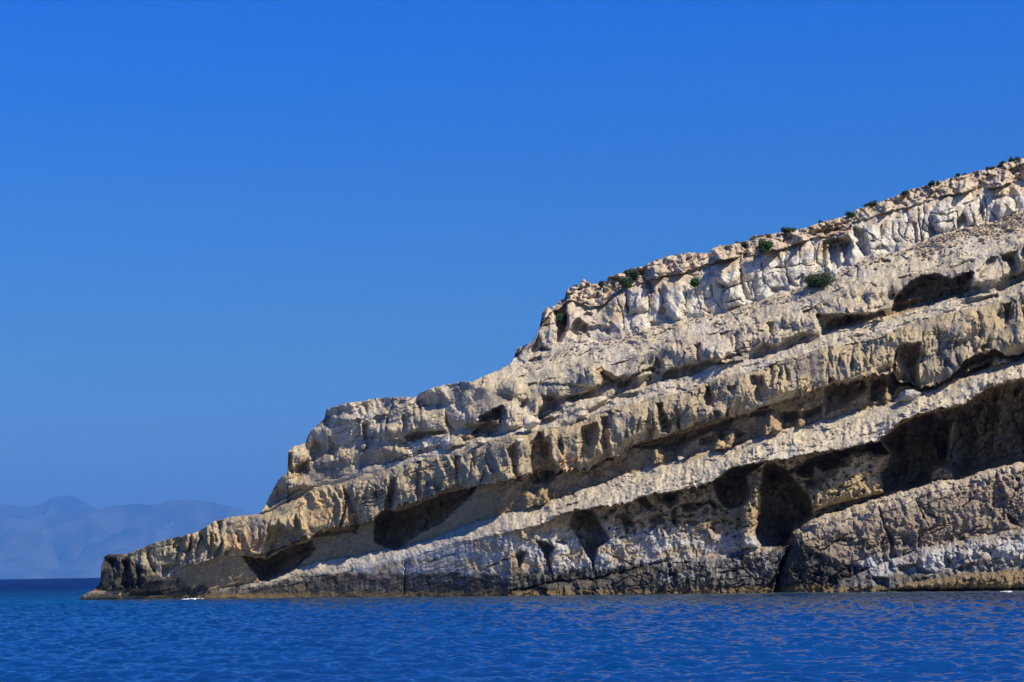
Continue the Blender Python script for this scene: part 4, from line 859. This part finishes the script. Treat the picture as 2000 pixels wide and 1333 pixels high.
# ------------------------------------------------------------------ loose boulders
import bmesh
def boulder_mesh(name, sx, sy, sz, rg, mat, sharp=0.0, sub=4):
    bmh = bmesh.new(); bmesh.ops.create_icosphere(bmh, subdivisions=sub, radius=1)
    pl = [(Vector((rg.gauss(0, 1), rg.gauss(0, 1), rg.gauss(0, 1))).normalized(), rg.uniform(.5, .85)) for _ in range(12)]
    seed = rg.randint(0, 400)
    for v in bmh.verts:
        p = v.co.copy()
        for n_, d_ in pl:
            e = p.dot(n_) - d_
            if e > 0: p -= n_ * e * 0.9
        nz = float(pn(p.x * 2.5 + p.z, p.y * 2.5 + p.z * 2, seed)) * 0.10 + float(pn(p.x * 7 + p.z * 3, p.y * 7 - p.z * 5, seed + 2)) * .04
        p *= 1 + nz
        if sharp:
            f = 1.15 - sharp * (p.z + 1) * 0.62; p.x *= f; p.y *= f
        v.co = Vector((p.x * sx, p.y * sy, p.z * sz + sz * .55))
    me = bpy.data.meshes.new(name); bmh.to_mesh(me); bmh.free(); me.materials.append(mat)
    me.polygons.foreach_set('use_smooth', np.ones(len(me.polygons), bool))
    o = bpy.data.objects.new(name, me); sc.collection.objects.link(o); return o
BO = [
 (1036, 834, 30, 19, BOULDER, .72, 'large pale rounded triangular boulder resting in the cave hollow of the middle ledge', 2.2),
 (1776, 779, 22, 13, GREYB, .1, 'grey angular block lying on the broad terrace beside the dark alcove', 1.0),
 (1757, 783, 9, 6, BOULDER, .1, 'small tan stone left of the grey angular block', 0.8),
 (1329, 897, 9, 4, BOULDER, 0, 'small flat white stone on the upper edge of the broad terrace', 0.3),
 (1013, 862, 10, 5, BOULDER, 0, 'low pale stone on the ledge below the triangular boulder', 0.3),
 (942, 866, 14, 4, BOULDER, 0, 'flat pale slab on the ledge at the mouth of the left hollow', 0.3),
 (1141, 551, 4, 4, BOULDER, .2, 'small white stone balanced on the pointed skyline rock', -0.3),
 (1405, 484, 4, 4, BOULDER, .2, 'small pale stone standing on the skyline edge', -0.3),
 (1643, 560, 8, 5, BOULDER, .1, 'small pale stone just right of the largest shrub', .4),
]
for i, (px, py, w, h, mt, shp, lab, fw) in enumerate(BO):
    Y, _ = depth_at(px, py); Y -= fw; x, y, z = unproj(px, py, Y); k = Y / 4444.4
    o = boulder_mesh('boulder', w * k, w * k * .8, h * k, random.Random(40 + i), mt, shp)
    o.location = (x, y, z - 0.05); tag(o, lab, 'boulder')
    if h < 7: o['category'] = 'stone'; o.name = 'stone'

# rubble: loose stones on the upper slope, uncounted
def rubble():
    rg = random.Random(9); bmh = bmesh.new()
    for i in range(800):
        if rg.random() < .6: px = rg.uniform(1790, 2040); py = ci(px, con5) + abs(rg.gauss(0, 16)) + 1
        else: px = rg.uniform(1010, 1990); py = ci(px, con5) + abs(rg.gauss(0, 9)) + 1
        Y, _ = depth_at(px, py); x, y, z = unproj(px, py, Y - 0.12); s = rg.uniform(.05, .2) * (1.4 if rg.random() < .1 else 1)
        r = bmesh.ops.create_icosphere(bmh, subdivisions=1, radius=s, matrix=Matrix.Translation((x, y - .05, z)) @ Matrix.Rotation(rg.uniform(0, 6), 4, 'Z') @ Matrix.Diagonal((1.3, 1, .7, 1)))
        for v in r['verts']: v.co += Vector((rg.gauss(0, .2), rg.gauss(0, .2), rg.gauss(0, .2))) * s
    me = bpy.data.meshes.new('rubble'); bmh.to_mesh(me); bmh.free(); me.materials.append(RUBBLE)
    o = bpy.data.objects.new('rubble', me); sc.collection.objects.link(o)
    tag(o, 'brown rubble strewn on the slope under the blocky cliff', kind='stuff')
rubble()

# breaking wavelets at the foot of the rock
def foam(px, py, w, lab, seed):
    x, y, z = unproj(px, py, 1.0); dyn = py - eye(px); Y = CAM_H * 4444.4 / dyn
    x, y, z = unproj(px, py, Y); k = Y / 4444.4; n, m_ = 90, 24
    u = np.linspace(-1, 1, n)[None, :]; v = np.linspace(-1, 1, m_)[:, None]
    X = u * w * k + 0 * v; wid = 2.4 * (1 - u ** 2) * (0.6 + 0.8 * np.abs(pn(u * 5 + 3, 0 * u, seed)))
    Yv = v * wid + 0.8 * pn(u * 3, 0 * u, seed + 1)
    Zv = 0.17 * (1 - v ** 2) * (1 - u ** 4) * (0.4 + 1.2 * np.abs(pn(X * 2.5, Yv * 2.5, seed + 2)) + .3 * pn(X * 7, Yv * 7, seed)) * (w / 28) ** .5 - 0.02
    vi = np.arange(n * m_).reshape(m_, n); qd = np.stack([vi[:-1, :-1], vi[:-1, 1:], vi[1:, 1:], vi[1:, :-1]], -1).reshape(-1, 4)
    kp = (pn(X / 0.5, Yv / 0.8, seed + 5) + 0.9 * (1 - np.abs(v)) * (1 - u ** 2) > 0.35); qd = qd[kp[:-1, :-1].ravel()]
    o = np_mesh('breaking_wave', np.stack([X, Yv, Zv], -1).reshape(-1, 3), qd, FOAM); o.location = (x, y, 0)
    tag(o, lab, 'wave', None)
foam(378, 1171, 27, 'white wavelet breaking against the low rocks near the left tip', 3)
foam(1967, 1156, 13, 'small white splash at the waterline near the right edge', 5)
foam(1523, 1156, 7, 'tiny white splash at the cleft between shelf and ridge', 8)

# ------------------------------------------------------------------ air
def haze():
    b = bmesh.new(); bmesh.ops.create_cube(b, size=1)
    for v in b.verts:
        v.co = Vector((v.co.x * 90000, (v.co.y + .5) * 84000 - 2500, -420 if v.co.z < 0 else 3100))
    me = bpy.data.meshes.new('haze'); b.to_mesh(me); b.free()
    m = bpy.data.materials.new('air'); m.use_nodes = True; n = m.node_tree.nodes; n.clear()
    out = n.new('ShaderNodeOutputMaterial'); pv = n.new('ShaderNodeVolumePrincipled')
    pv.inputs['Color'].default_value = (0.13, 0.40, 1.0, 1); pv.inputs['Density'].default_value = 2.9e-5
    pv.inputs['Anisotropy'].default_value = 0.0
    m.node_tree.links.new(pv.outputs[0], out.inputs['Volume'])
    me.materials.append(m); o = bpy.data.objects.new('haze', me); sc.collection.objects.link(o)
    tag(o, 'thin blue haze over the bay', kind='stuff')
haze()
